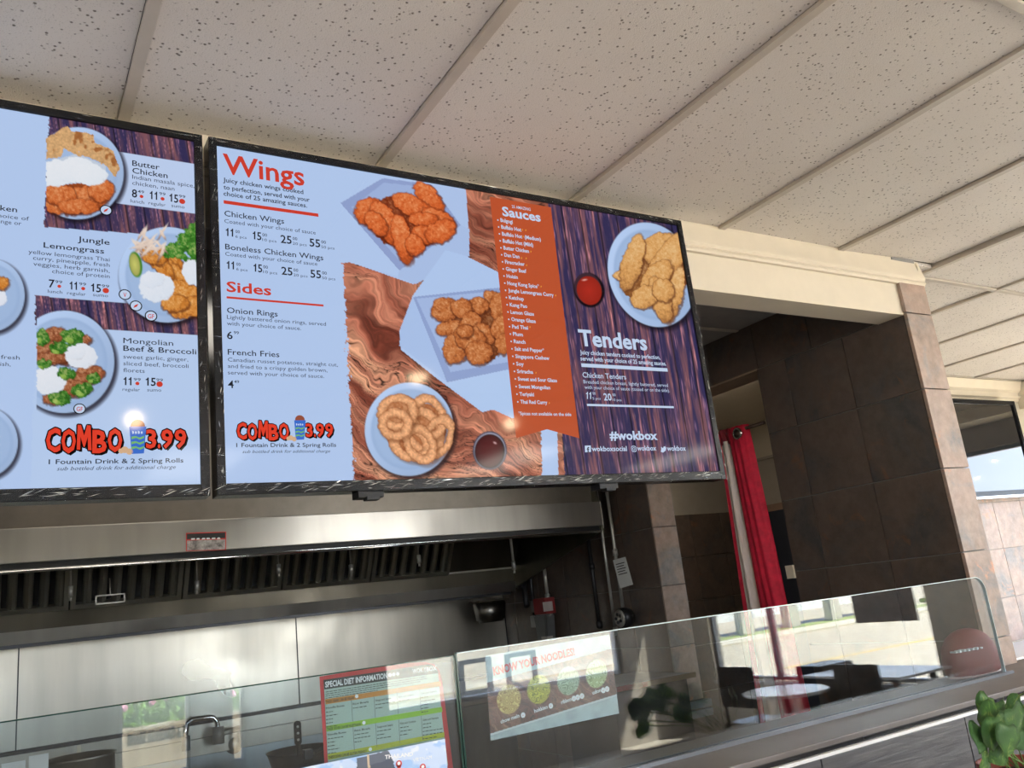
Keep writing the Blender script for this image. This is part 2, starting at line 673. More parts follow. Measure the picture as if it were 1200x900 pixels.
# --- suspended ceiling: one tile object per board, T bars between them
ceil = BOX('ceiling', -3.6, 6.95, -4.35, 5.4, CZ + 0.10, CZ + 0.16, M['matblack'], kind='structure')
TX0, TP, TY0, TYP = 0.22, 0.61, 0.73, 1.205
bm = bmesh.new()
box(bm, -0.2925, 0.2925, -0.59, 0.59, -0.008, 0.008, 0.003)
tile_me = bpy.data.meshes.new('ceiling_tile')
bm.to_mesh(tile_me)
bm.free()
tile_me.materials.append(M['tile'])
bm = bmesh.new()
box(bm, -0.2925, 0.2925, -0.46, 0.46, -0.008, 0.008, 0.003)
tile_s = bpy.data.meshes.new('ceiling_tile_cut')
bm.to_mesh(tile_s)
bm.free()
tile_s.materials.append(M['tile'])
bars = bmesh.new()
for i in range(-6, 11):
    xc = TX0 + (i + 0.5) * TP
    for j in range(-4, 2):
        y0, y1 = TY0 + j * TYP, TY0 + (j + 1) * TYP
        if j == 1 and xc < 3.2:
            continue
        if (i, j) in ((1, -3), (5, -3), (8, -1), (8, -3), (-3, -3)):
            continue                        # the added light panels sit here
        if j == 0 and xc < 3.2:
            y1 = YH + 0.03
        if xc + 0.30 > 6.6:
            continue
        w = y1 - y0 - 0.025
        rot = (0, 0, 0)
        zz = CZ + 0.012
        if (i, j) == (4, 0):
            rot = (0.0, -0.028, 0)          # one board lies tipped in its frame
            zz = CZ + 0.016
        if (i, j) in ((3, 0), (5, 1)):
            zz = CZ + 0.014
        place('ceiling_tile', tile_me, (xc, (y0 + y1) / 2, zz), ceil, rot, (1, w / 1.18, 1))
BOX('ceiling_tile', 3.0, 3.26, YH + .032, 1.925, CZ + .004, CZ + .02, M['tile'], ceil)
ceil_parts = []
for i in range(-6, 12):
    x = TX0 + i * TP
    y1 = YH + 0.03 if x < 3.2 else 3.2
    if x > 6.6:
        continue
    b = bmesh.new()
    box(b, x - 0.012, x + 0.012, -4.2, y1, CZ - 0.006, CZ + 0.004, 0.001)
    box(b, x - 0.002, x + 0.002, -4.2, y1, CZ + 0.004, CZ + 0.035)
    done('grid_bar', b, M['grid'], ceil)
for j in range(-4, 3):
    y = TY0 + j * TYP
    x0 = -3.5 if y < YH else XC
    if y > 3.2:
        continue
    b = bmesh.new()
    box(b, x0, 6.6, y - 0.011, y + 0.011, CZ - 0.0045, CZ + 0.0045, 0.001)
    done('cross_bar', b, M['grid'], ceil)

for (lx, ly, e) in LAMPS:
    t = thing('ceiling_light', 'recessed white ceiling light panel behind the camera, ' + {(1.14, -2.34): 'over the lettered planter side', (3.58, -2.34): 'in the middle of the row', (5.41, -0.0): 'nearest the street window corner', (5.41, -2.34): 'in front of the street window', (-1.3, -2.34): 'farthest from the street window'}[(lx, ly)], 'ceiling light',
              (lx, ly, CZ + 0.0), 'recessed ceiling light panels')
    b = bmesh.new()
    for (a0, a1, b0, b1) in ((-.29, -.26, -.585, .585), (.26, .29, -.585, .585), (-.26, .26, -.585, -.555), (-.26, .26, .555, .585)):
        box(b, lx + a0, lx + a1, ly + b0, ly + b1, CZ - 0.002, CZ + 0.06)
    done('frame', b, M['white'], t)
    BOX('diffuser', lx - .26, lx + .26, ly - .555, ly + .555, CZ + 0.01, CZ + 0.02, M['diffuser'], t)

# --- kitchen ceiling (lower and unlit)
kc = BOX('ceiling_kitchen', -3.6, X2 + 0.1, YH + 0.14, 5.2, 1.16, 1.2, M['matblack'], kind='structure')
dark_tile = plain('grey_kitchen_ceiling_board', (0.30, 0.28, 0.26), 0.85, vary=0.06, nscale=20)
for i in range(-5, 5):
    for j in range(0, 3):
        x0 = 2.34 - 0.61 * (4 - i) + 0.0
        y0 = 1.96 + 1.08 * j - 0.385
        ya, yb = max(y0, 1.97), min(y0 + 1.07, 5.08)
        xb = min(x0 + 0.585 + (0.04 if i == 4 else 0), X2 - 0.01)
        BOX('ceiling_tile', x0 + 0.0, xb, ya, yb, 1.104, 1.118, dark_tile, kc)
for i in range(-5, 5):
    x = 2.34 - 0.61 * (4 - i) - 0.012
    BOX('grid_bar', x - .012, x + .012, 1.97, 5.08, 1.097, 1.103, M['iron'], kc)
for j in range(0, 3):
    y = 1.575 + 1.08 * j + 1.075
    BOX('cross_bar', -3.4, X2 - 0.01, y - .011, y + .011, 1.099, 1.104, M['grid'], kc)

# --- header over the counter, with crown moulding
wf = BOX('wall_front', -3.5, X2 + 0.005, YH + .012, YH + 0.125, 0.892, CZ + 0.1, M['cream'], kind='structure')
b = bmesh.new()
prof = [(0.015, 1.018), (-0.002, 1.018), (-0.004, 1.026), (-0.010, 1.030), (-0.004, 1.038), (-0.010, 1.046), (-0.010, 1.052),
        (-0.004, 1.075), (0.006, 1.118), (0.015, 1.118)]
xa, xb = -3.5, XC + 0.008
poly = [(xa, YH + p[0], p[1]) for p in prof]
prism(b, poly, (xb - xa, 0, 0))
done('trim_1', b, M['cream'], kind='structure')
b = bmesh.new()
poly = [(XC - p[0], YH - 0.003, p[1]) for p in prof]
prism(b, poly, (0, 0.22, 0))
done('trim_2', b, M['cream'], kind='structure')

# --- tiled side wall (wall_right) with a doorway, tile by tile
DY0, DY1, DZ = 2.583, 3.472, 0.897
b = bmesh.new()
box(b, X2 + 0.008, XC - 0.008, YH + 0.01, DY0 - 0.004, FZ, 1.2)
box(b, X2 + 0.008, XC - 0.008, DY1 + 0.004, 5.25, FZ, 1.2)
box(b, X2 + 0.008, XC - 0.008, DY0 - 0.02, DY1 + 0.02, DZ + 0.006, 1.2)
wr = done('wall_right', b, M['grout_light'], kind='structure')
TZ = [0.897 - 0.3015 * k for k in range(-1, 9)]     # 1.1985, .897, .5955, ...
G = 0.003


def slate_tile(x0, x1, y0, y1, z0, z1, parent, mat):
    b = bmesh.new()
    box(b, x0, x1, y0, y1, z0, z1, 0.002)
    o = done('tile', b, mat, parent)
    return o


def side_tiles(ya, yb, first, zs):
    edges = [ya]
    e = first
    while e < yb - 0.02:
        if e > ya + 0.02:
            edges.append(e)
        e += 0.3035
    edges.append(yb)
    for (zt, zb) in zs:
        for a, c in zip(edges[:-1], edges[1:]):
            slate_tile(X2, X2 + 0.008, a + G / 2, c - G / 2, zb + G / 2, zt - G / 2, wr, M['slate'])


rows = list(zip(TZ[:-1], TZ[1:]))
side_tiles(YH + 0.012, DY0, YH - 0.003 + 0.3035, rows[1:])
side_tiles(DY1, 5.1, DY1 + 0.26, rows[1:])
side_tiles(YH + 0.012, 5.1, YH + 0.455 - 0.3035, rows[:1])
# door reveal
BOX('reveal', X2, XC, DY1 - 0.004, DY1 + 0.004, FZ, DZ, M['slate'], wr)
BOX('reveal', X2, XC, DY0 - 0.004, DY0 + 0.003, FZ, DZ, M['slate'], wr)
BOX('lintel_face', X2, XC, DY0, DY1, DZ - 0.004, DZ + 0.004, plain('brown_lintel', (0.34, 0.24, 0.17), 0.5), wr)

# end of the side wall, facing the room: narrow tiles one over the other
ends = [(1.022, 0.897)] + [(a, c) for a, c in zip(TZ[1:-1], TZ[2:])]
for (zt, zb) in ends:
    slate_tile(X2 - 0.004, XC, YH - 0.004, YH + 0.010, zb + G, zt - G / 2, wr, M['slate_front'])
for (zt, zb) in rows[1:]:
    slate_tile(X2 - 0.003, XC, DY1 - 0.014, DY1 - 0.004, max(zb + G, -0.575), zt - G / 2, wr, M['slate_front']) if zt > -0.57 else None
b = bmesh.new()
for (z0, z1) in ((-0.655, -0.62), (-0.612, -0.578)):
    box(b, X2 - 0.01, XC + 0.02, DY1 - 0.05, DY1 - 0.015, z0, z1, 0.002)
done('base_block', b, plain('blue_grey_block', (0.12, 0.135, 0.16), 0.5), wr)

# back wall of the kitchen with steel sheets
wb = BOX('wall_back', -3.6, 2.958, 5.1, 5.25, FZ, 1.2, M['grout'], kind='structure')
seams = [-3.4, -2.67, -1.265, 0.14, 1.545, 2.955]
for a, c in zip(seams[:-1], seams[1:]):
    BOX('steel_panel', a + 0.003, c - 0.003, 5.088, 5.1, -0.425, 0.85, M['steel_wall'], wb)
    BOX('seam', c - 0.003, c + 0.003, 5.085, 5.088, -0.44, 0.85, M['iron'], wb)
for (z0, z1, y0, mm) in ((-0.445, -0.427, 5.07, 'iron'), (-0.515, -0.447, 5.08, 'steel_wall'), (-0.600, -0.519, 5.075, 'steel_wall')):
    BOX('rail', -3.4, 2.95, y0, 5.1, z0, z1, M[mm], wb)
bluesteel = m_steel('cool_grey_steel', (0.42, 0.47, 0.50), 0.35, 'x', 0.2)
BOX('steel_panel', -3.4, 2.95, 5.085, 5.1, -1.5, -0.604, bluesteel, wb)
BOX('wall_left', -3.75, -3.6, -4.35, 5.4, FZ, 1.3, M['beige'], kind='structure')

# vestibule behind the doorway
wv = BOX('wall_vestibule_back', XC, 5.05, 4.66, 4.8, FZ, 1.2, M['taupe'], kind='structure')
vz = [0.47 - 0.3015 * k for k in range(0, 7)]
for zt, zb in zip(vz[:-1], vz[1:]):
    for k in range(6):
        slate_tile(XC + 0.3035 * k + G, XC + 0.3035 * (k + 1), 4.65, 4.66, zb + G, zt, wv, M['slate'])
wv2 = BOX('wall_vestibule_right', 4.9, 5.0, 3.0, 4.66, FZ, 1.2, M['beige'], kind='structure')
BOX('dado', 4.885, 4.9, 3.3, 4.64, 0.43, 0.48, plain('brown_dado', (0.22, 0.14, 0.10), 0.5), wv2)
BOX('panel', 4.89, 4.9, 3.3, 4.64, FZ, 0.43, plain('navy_panel', (0.02, 0.025, 0.04), 0.4), wv2)
BOX('picture_rail', 4.875, 4.9, 3.3, 4.64, 0.81, 0.83, M['taupe'], wv2)
BOX('panel', 4.892, 4.9, 3.3, 4.64, 0.48, 0.81, M['taupe'], wv2)
BOX('wall_partition', XC, 3.6, 2.2, 2.26, FZ, 1.2, M['beige'], kind='structure')
BOX('wall_partition_side', 3.54, 3.6, 2.26, 3.08, FZ, 1.2, M['beige'], kind='structure')
BOX('ceiling_vestibule', XC, 3.54, 2.26, 4.65, 1.104, 1.12, M['cream'], kind='structure')
BOX('ceiling_vestibule_far', 3.54, 4.9, 3.3, 4.65, 1.104, 1.12, M['cream'], kind='structure')
t = thing('vestibule_light', 'small ceiling light panel in the passage behind the red curtain', 'ceiling light', (3.5, 4.2, 1.07))
BOX('diffuser', 3.3, 3.7, 4.0, 4.4, 1.07, 1.10, M['white'], t)
# small beige switch beside the doorway
BOX_sw = BOX('light_switch', X2 - 0.012, X2, 2.585, 2.625, -0.035, 0.02, M['cream'])
tag(BOX_sw, 'small beige switch plate low on the edge of the dark tiled wall by the doorway', 'switch')

# dining-room wall with the television: paint above, tiles below, crown
YD = 3.2
wd = BOX('wall_dining', 3.9, 6.6, YD, YD + 0.1, FZ, 1.2, M['beige'], kind='structure')
b = bmesh.new()
prof2 = [(0.0, 0.985), (-0.008, 0.985), (-0.012, 1.0), (-0.03, 1.01), (-0.036, 1.04), (-0.055, 1.055), (-0.065, 1.085),
         (-0.075, 1.115), (0, 1.115)]
prism(b, [(3.95, YD + p[0], p[1]) for p in prof2], (2.35, 0, 0))
done('trim_3', b, M['cream'], kind='structure')
BOX('trim_4', 6.3, 6.6, 1.9, YD, 0.93, 1.115, M['cream'], kind='structure', bev=0.004)
BOX('trim_5', 6.27, 6.3, 1.88, YD, 1.02, 1.115, M['cream'], kind='structure', bev=0.004)
dz = [0.458, 0.281, -0.02, -0.3215, -0.585]
k = 0
e = 5.313 - 0.33 * 4
while e < 6.59:
    for zt, zb in zip(dz[:-1], dz[1:]):
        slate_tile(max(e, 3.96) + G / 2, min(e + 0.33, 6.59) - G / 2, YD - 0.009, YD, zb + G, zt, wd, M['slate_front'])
    e += 0.33
BOX('tile_backing', 3.96, 6.59, YD - 0.004, YD, -0.585, 0.458, M['grout_light'], wd)
BOX('tile_cap', 3.96, 6.59, YD - 0.014, YD, 0.460, 0.474, M['white'], wd)
lg = BOX('ledge', 4.2, 6.55, 2.75, YD - 0.01, -0.66, -0.59, M['white'], None)
lg.name = 'wall_ledge'
tag(lg, 'white ledge along the foot of the pale tiled wall, seen right of the pillar', 'ledge')
b = bmesh.new()
box(b, 4.25, 6.5, 2.8, 3.18, FZ, -0.66)
done('support', b, M['white'], lg)

# rear wall and right wall with their windows (they show in the counter glass, the added one apart)
YR = -4.2
b = bmesh.new()
z0, z1 = -0.84, 1.0
for (a, c) in ((-3.6, -3.2), (-0.25, 0.90), (1.42, 1.745), (1.845, 3.1), (5.80, 6.75)):
    box(b, a, c, YR - 0.16, YR, FZ, CZ + 0.1)
for (a, c, lo) in ((-3.2, -0.25, -0.86), (0.90, 1.42, -1.0), (1.745, 1.845, -1.0), (3.1, 5.80, -0.86)):
    box(b, a, c, YR - 0.16, YR, FZ, lo)
    box(b, a, c, YR - 0.16, YR, z1, CZ + 0.1)
done('wall_rear', b, M['taupe'], kind='structure')


def window(name, ax, a0, a1, zz0, zz1, pos, mull, parts_mat, thick=0.05):
    """framed window in a wall; ax 'x' = wall runs along x"""
    b = bmesh.new()

    def bar(u0, u1, w0, w1, d=0.03):
        if ax == 'x':
            box(b, u0, u1, pos - d, pos + d, w0, w1, 0.003)
        else:
            box(b, pos - d, pos + d, u0, u1, w0, w1, 0.003)
    t_ = thick
    bar(a0, a0 + t_, zz0, zz1)
    bar(a1 - t_, a1, zz0, zz1)
    bar(a0 + t_, a1 - t_, zz0, zz0 + t_)
    bar(a0 + t_, a1 - t_, zz1 - t_, zz1)
    fr = done(name, b, parts_mat, kind='structure')
    for m_ in mull:
        b = bmesh.new()
        bar(m_ - 0.03, m_ + 0.03, zz0 + t_, zz1 - t_, 0.025)
        done('mullion', b, parts_mat, fr)
    cuts = [a0 + t_] + list(mull) + [a1 - t_]
    for u0, u1 in zip(cuts[:-1], cuts[1:]):
        b = bmesh.new()
        if ax == 'x':
            box(b, u0 + 0.02, u1 - 0.02, pos - 0.004, pos + 0.004, zz0 + 0.04, zz1 - 0.04)
        else:
            box(b, pos - 0.004, pos + 0.004, u0 + 0.02, u1 - 0.02, zz0 + 0.04, zz1 - 0.04)
        done('pane', b, M['winglass'], fr)
    return fr


window('window_1', 'x', 0.905, 1.415, -0.995, 0.995, YR - 0.08, [], M['frame_alu'], 0.02)
window('window_2', 'x', 1.75, 1.84, -0.995, 0.995, YR - 0.08, [], M['frame_alu'], 0.012)
window('window_3', 'x', 3.105, 5.795, -0.855, 0.995, YR - 0.08, [], M['frame_alu'], 0.035)
window('window_6', 'x', -3.195, -0.255, -0.855, 0.995, YR - 0.08, [-1.7], M['frame_alu'], 0.035)  # added window, lets light onto the tiles of the far door jamb
XR = 6.6
b = bmesh.new()
for (a, c) in ((-4.36, -3.68), (-1.08, 0.9), (2.95, 3.3)):
    box(b, XR, XR + 0.15, a, c, FZ, CZ + 0.1)
box(b, XR, XR + 0.15, -3.68, -1.08, FZ, -1.02)
box(b, XR, XR + 0.15, -3.68, -1.08, 1.0, CZ + 0.1)
box(b, XR, XR + 0.15, 0.9, 2.95, FZ, -1.02)
box(b, XR, XR + 0.15, 0.9, 2.95, 0.74, CZ + 0.1)
done('wall_street', b, M['taupe'], kind='structure')
window('window_4', 'y', -3.68, -1.08, -1.02, 0.995, XR + 0.07, [-2.845], M['frame'], 0.03)
window('window_5', 'y', 0.9, 2.95, -1.02, 0.74, XR + 0.07, [], M['frame'], 0.03)
sill = BOX('trim_6', XR - 0.03, XR + 0.05, -3.7, -1.06, -1.06, -1.03, M['frame_alu'], kind='structure')

# --- outdoors
GZ = -1.72
BOX('ground', -60, 90, -70, 40, GZ - 0.3, GZ, M['asphalt'], kind='structure')
BOX('sidewalk', 6, 45, -14.9, -13.6, GZ, GZ + 0.05, M['kerb'], kind='structure')
BOX('grass_strip', 15.5, 45, -15.7, -14.9, GZ, GZ + 0.06, M['grass'], kind='structure')
BOX('grass_bank', 30, 55, -17.2, -15.7, GZ, GZ + 0.15, M['grass'], kind='structure')
BOX('road_line', 12.5, 24, -8.25, -8.13, GZ, GZ + 0.006, M['yellow'], kind='structure')
fn = thing('barrier_fence', 'long white board fence on tapered concrete posts across the street, mirrored in the counter glass', 'fence', (21, -15.3, GZ))
BOX('board', 17.6, 27, -16.35, -16.25, GZ + 0.42, GZ + 2.3, M['whitepaint'], fn)
for k in range(4):
    x = 18.9 + 1.95 * k
    b = bmesh.new()
    vs = box(b, x - 0.16, x + 0.16, -15.5, -15.2, GZ + 0.05, GZ + 2.0)
    for v in vs:
        if v.co.z < -1:
            v.co.x = x + (v.co.x - x) * 1.5
    done('post', b, M['concrete'], fn)
for k in range(6):
    tr_ = thing('street_tree', ('first', 'second', 'third', 'fourth', 'fifth', 'sixth')[k] + ' leafy tree from the fence end in the far row down the street', 'tree', (46, -2 + 8.2 * k, GZ), 'far trees down the street')
    b = bmesh.new()
    bmesh.ops.create_icosphere(b, subdivisions=3, radius=1, matrix=Matrix.Translation((46, -2 + 8.2 * k, GZ + 3.0)) @ Matrix.Diagonal((3.1, 3.6, 1.9 + .4 * (k % 3), 1)))
    for v in b.verts:
        v.co += (v.co - Vector((46, -2 + 8.2 * k, GZ + 3.0))) * .25 * mnoise.noise(v.co * .9)
    done('crown', b, M['grass'], tr_)
    b = bmesh.new()
    tube(b, [(46, -2 + 8.2 * k, GZ), (46, -2 + 8.2 * k, GZ + 2.2)], .2, 8)
    done('trunk', b, M['rod'], tr_)
# bike rack in front of the rear window
for k, (x0, x1) in enumerate(((8.2, 8.95), (9.3, 10.05))):
    t = thing('bike_rack', ('grey metal bike rack hoop on the asphalt, mirrored by the join of the counter glass',
                            'second grey bike rack hoop, mirrored behind the noodle poster')[k], 'bike rack', ((x0 + x1) / 2, -12.8, GZ))
    b = bmesh.new()
    for (a, c, d, e_) in ((x0, x1, GZ, GZ + 0.09), (x0, x1, GZ + 0.6, GZ + 0.69), (x0, x0 + .1, GZ + .09, GZ + .6), (x1 - .1, x1, GZ + .09, GZ + .6)):
        box(b, a, c, -12.84, -12.76, d, e_)
    done('hoop', b, M['frame'], t)

# planter with pink flowers outside the rear wall
t = thing('flower_planter', 'pale planter of green leaves and pink flowers with dark lettering, outside the rear windows', 'planter', (1.8, -6.2, GZ))
BOX('trough', 0.95, 2.65, -6.6, -6.2, GZ, -0.78, plain('beige_planter', (0.36, 0.30, 0.22), 0.7), t)
BOX('hedge', 0.97, 2.63, -6.58, -6.45, -0.78, -0.2, M['flowerleaf'], t)
b = bmesh.new()
rnd = random.Random(3)
for k in range(900):
    c = Vector((rnd.uniform(.97, 2.63), rnd.uniform(-6.55, -6.23), rnd.uniform(-0.80, -0.34)))
    a = rnd.uniform(0, 6.28)
    d = Vector((math.cos(a), math.sin(a) * .6, rnd.uniform(-.3, 1))).normalized() * rnd.uniform(.04, .08)
    s = d.cross(Vector((rnd.random(), rnd.random(), rnd.random()))).normalized() * 0.016
    vv = [b.verts.new(c - d * .5), b.verts.new(c + s), b.verts.new(c + d * .5), b.verts.new(c - s)]
    b.faces.new(vv)
f = done('leaves', b, M['flowerleaf'], t)
f['kind'] = 'stuff'
for k in range(12):
    b = bmesh.new()
    bmesh.ops.create_icosphere(b, subdivisions=2, radius=0.035, matrix=Matrix.Translation((1.05 + 0.13 * k, -6.21 + rnd.uniform(-.03, 0), -0.60 + rnd.uniform(-.12, .18))))
    for v in b.verts:
        v.co += Vector((rnd.uniform(-.008, .008),) * 3)
    done('flower', b, M['pink'], t)

# ================================================================ TEXT
FONT = bpy.data.fonts.load('<builtin>') if '<builtin>' in [f.filepath for f in bpy.data.fonts] else None
_cache = {}


def glyphs(s, bold=0.0, shear=0.0):
    key = (s, bold, shear)
    if key in _cache:
        return _cache[key]
    cu = bpy.data.curves.new('t', 'FONT')
    cu.body = s
    cu.size = 1
    cu.offset = bold
    cu.shear = shear
    cu.resolution_u = 2
    cu.fill_mode = 'FRONT'
    o = bpy.data.objects.new('t', cu)
    C.objects.link(o)
    bpy.context.view_layer.update()
    dg = bpy.context.evaluated_depsgraph_get()
    me = bpy.data.meshes.new_from_object(o.evaluated_get(dg))
    co = np.array([v.co[:] for v in me.vertices]) if len(me.vertices) else np.zeros((0, 3))
    fc = [tuple(p.vertices) for p in me.polygons]
    bpy.data.objects.remove(o)
    bpy.data.curves.remove(cu)
    bpy.data.meshes.remove(me)
    _cache[key] = (co, fc)
    return co, fc


class Flat:
    """collects flat shapes on the plane y = const, given in photo pixels, into one mesh"""

    def __init__(self, y):
        self.y = y
        self.v = []
        self.f = []

    def poly(self, pts):
        n = len(self.v)
        for p in pts:
            q = onY(p[0], p[1], self.y)
            self.v.append((q[0], self.y, q[2]))
        self.f.append(tuple(range(n, n + len(pts))))

    def disc(self, px, py, r, seg=24):
        c = onY(px, py, self.y)
        e = onY(px + 1, py, self.y)
        s = abs(e[0] - c[0])
        n = len(self.v)
        for k in range(seg):
            t = -2 * PI * k / seg
            self.v.append((c[0] + r * s * math.cos(t), self.y, c[2] + r * s * math.sin(t) * 0.98))
        self.f.append(tuple(range(n, n + seg)))

    def bar(self, x0, y0, x1, h):
        """horizontal bar: top-left pixel, right x pixel, height in px"""
        a = onY(x0, y0, self.y)
        x_r = solve_x(x1, self.y, a[2])
        s = pxs(x0, y0, self.y)
        n = len(self.v)
        self.v += [(a[0], self.y, a[2]), (a[0], self.y, a[2] - h * s), (x_r, self.y, a[2] - h * s), (x_r, self.y, a[2])]
        self.f.append((n, n + 1, n + 2, n + 3))

    def text(self, s, x0, y0, x1, h, bold=0.0, y1=None, shear=0.0):
        """baseline-left pixel (x0,y0), right end pixel x1 (level unless y1 given), h = cap height in px"""
        if s in ('11', '15') and y1 is None:
            zz = onY(x0, y0, self.y)[2]
            w = (x1 - x0) / 2
            st = w * .30
            for q in range(2):
                xa = x0 + q * w * 1.04
                yb = proj((solve_x(xa, self.y, zz), self.y, zz))[1]
                if s[q] == '1':
                    xr = xa + w * .62
                    self.poly([(xr - st, yb), (xr, yb + .2), (xr - h * .0, yb - h), (xr - st * .75, yb - h), (xr - st * 1.1, yb - h * .86),
                               (xa + w * .02, yb - h * .78), (xa + w * .02, yb - h * .66), (xr - st, yb - h * .68)][::-1])
                else:
                    self.text('5', xa, yb, x1, h, bold)
            return
        co, fc = glyphs(s, bold, shear)
        if not len(co):
            return
        a = onY(x0, y0, self.y)
        if y1 is None:
            bx = np.array([solve_x(x1, self.y, a[2]), self.y, a[2]])
        else:
            bx = onY(x1, y1, self.y)
        d = bx - a
        L = math.hypot(d[0], d[2])
        ux, uz = d[0] / L, d[2] / L
        lo, hi = co[:, 0].min(), co[:, 0].max()
        sx_ = L / max(hi - lo, 1e-6)
        sy_ = h * pxs(x0, y0, self.y) / 0.70
        n = len(self.v)
        for c in co:
            u = (c[0] - lo) * sx_
            w = c[1] * sy_
            self.v.append((a[0] + ux * u - uz * w, self.y, a[2] + uz * u + ux * w))
        self.f += [tuple(i + n for i in f) for f in fc]

    def build(self, name, mat, parent):
        me = bpy.data.meshes.new(name)
        me.from_pydata(self.v, [], self.f)
        o = link(name, me, mat, parent)
        if len(self.f) > 1:
            o['kind'] = 'stuff'
        return o


def solve_x(px, y, z):
    lo, hi = -6.0, 9.0
    for _ in range(40):
        mid = (lo + hi) / 2
        if proj((mid, y, z))[0] < px:
            lo = mid
        else:
            hi = mid
    return (lo + hi) / 2


def pxs(px, py, y):
    """metres per pixel, vertical, on the plane"""
    a = onY(px, py, y)
    b_ = onY(px, py + 1, y)
    return abs(a[2] - b_[2])


# ================================================================ PAINTER (flat pictures shown on screens and posters)
def vnoise(x, y, seed=0):
    r = np.random.RandomState(seed)
    g = r.rand(256, 256)
    xi = np.floor(x).astype(int)
    yi = np.floor(y).astype(int)
    fx, fy = x - xi, y - yi
    fx = fx * fx * (3 - 2 * fx)
    fy = fy * fy * (3 - 2 * fy)
    a = g[xi % 256, yi % 256]
    b_ = g[(xi + 1) % 256, yi % 256]
    c = g[xi % 256, (yi + 1) % 256]
    d = g[(xi + 1) % 256, (yi + 1) % 256]
    return (a * (1 - fx) + b_ * fx) * (1 - fy) + (c * (1 - fx) + d * fx) * fy


def fbm(x, y, seed=0, o=4):
    s = 0
    a = 0.5
    t = 0
    for i in range(o):
        s = s + a * vnoise(x * 2 ** i, y * 2 ** i, seed + i)
        t += a
        a *= 0.5
    return s / t


class Paint:
    def __init__(self, X, Y):
        self.X, self.Y = X, Y
        self.c = np.zeros(X.shape + (3,))

    def put(self, mask, col):
        m = np.clip(mask, 0, 1)[..., None]
        self.c = self.c * (1 - m) + np.asarray(col, float) * m

    def inpoly(self, pts, wob=0, seed=0):
        X, Y = self.X, self.Y
        if wob:
            X = X + (fbm(X * .15, Y * .15, seed) - .5) * wob
            Y = Y + (fbm(X * .15 + 40, Y * .15, seed + 9) - .5) * wob
        ins = np.zeros(X.shape, bool)
        n = len(pts)
        for i in range(n):
            x1, y1 = pts[i]
            x2, y2 = pts[(i + 1) % n]
            if y1 == y2:
                continue
            cond = ((Y > min(y1, y2)) & (Y <= max(y1, y2)))
            xi = x1 + (Y - y1) * (x2 - x1) / (y2 - y1)
            ins ^= cond & (X < xi)
        return ins.astype(float)

    def ell(self, cx, cy, rx, ry, ang=0, soft=1.2, wob=0, seed=0):
        X, Y = self.X - cx, self.Y - cy
        if wob:
            X = X + (fbm(self.X * .22, self.Y * .22, seed) - .5) * wob
            Y = Y + (fbm(self.X * .22 + 30, self.Y * .22, seed + 5) - .5) * wob
        a = math.radians(ang)
        u = X * math.cos(a) + Y * math.sin(a)
        v = -X * math.sin(a) + Y * math.cos(a)
        r = np.sqrt((u / rx) ** 2 + (v / ry) ** 2)
        d = (1 - r) * min(rx, ry)
        return np.clip(d / soft + .5, 0, 1), r, u, v

    def lump(self, cx, cy, rx, ry, ang, col, wob=5, seed=0, tex=.5, dark=.35, hl=.25):
        """a piece of food: rounded shading, knobbly texture, dark edge"""
        m, r, u, v = self.ell(cx, cy, rx, ry, ang, 1.0, wob, seed)
        hgt = np.sqrt(np.clip(1 - r ** 2, 0, 1))
        if hl > .15:
            mo_, *_ = self.ell(cx + .6, cy + .9, rx + 1.3, ry + 1.3, ang, 1.6, wob, seed)
            self.put(mo_ * .62, np.asarray(col, float) * np.array([.42, .30, .28]))
        n1 = fbm(self.X * .35, self.Y * .35, seed + 3, 4)
        n2 = fbm(self.X * .9, self.Y * .9, seed + 7, 2)
        lit = (-(self.X - cx) / rx * .35 - (self.Y - cy) / ry * .5)
        sh = dark + (1 - dark) * hgt ** .6
        sh = sh * (1 + .28 * lit) * (1 + tex * (n1 - .5) * 1.6 + tex * (n2 - .5) * .8)
        base = np.asarray(col, float)
        lo_ = base * np.array([.50, .38, .34])
        hi_ = base + (255 - base) * np.array([.45, .34, .26])
        q = np.clip(sh, 0, 1.4)[..., None]
        c = np.where(q < .8, lo_ + (base - lo_) * (q / .8), base + (hi_ - base) * np.clip((q - .8) / .6, 0, 1))
        c = c + hl * 255 * np.clip(n2 - .66, 0, 1)[..., None]
        self.put(m, np.clip(c, 0, 255))

    def plate(self, cx, cy, rx, ry, ang=0, rim=.86):
        m, r, u, v = self.ell(cx + 2.5, cy + 3, rx * 1.03, ry * 1.03, ang, 5)
        self.put(m * .75, (20, 15, 25))
        m, r, u, v = self.ell(cx, cy, rx, ry, ang)
        base = np.array([172, 196, 232.]) - 20 * np.clip((u / rx + v / ry) * .5, -1, 1)[..., None]
        self.put(m, base)
        m2, r2, _, _ = self.ell(cx, cy, rx * rim, ry * rim, ang, 3)
        self.put(m2 * .7, (148, 174, 214))
        m3, _, _, _ = self.ell(cx, cy, rx * .80, ry * .80, ang, 5)
        self.put(m3 * .7, (165, 190, 226))


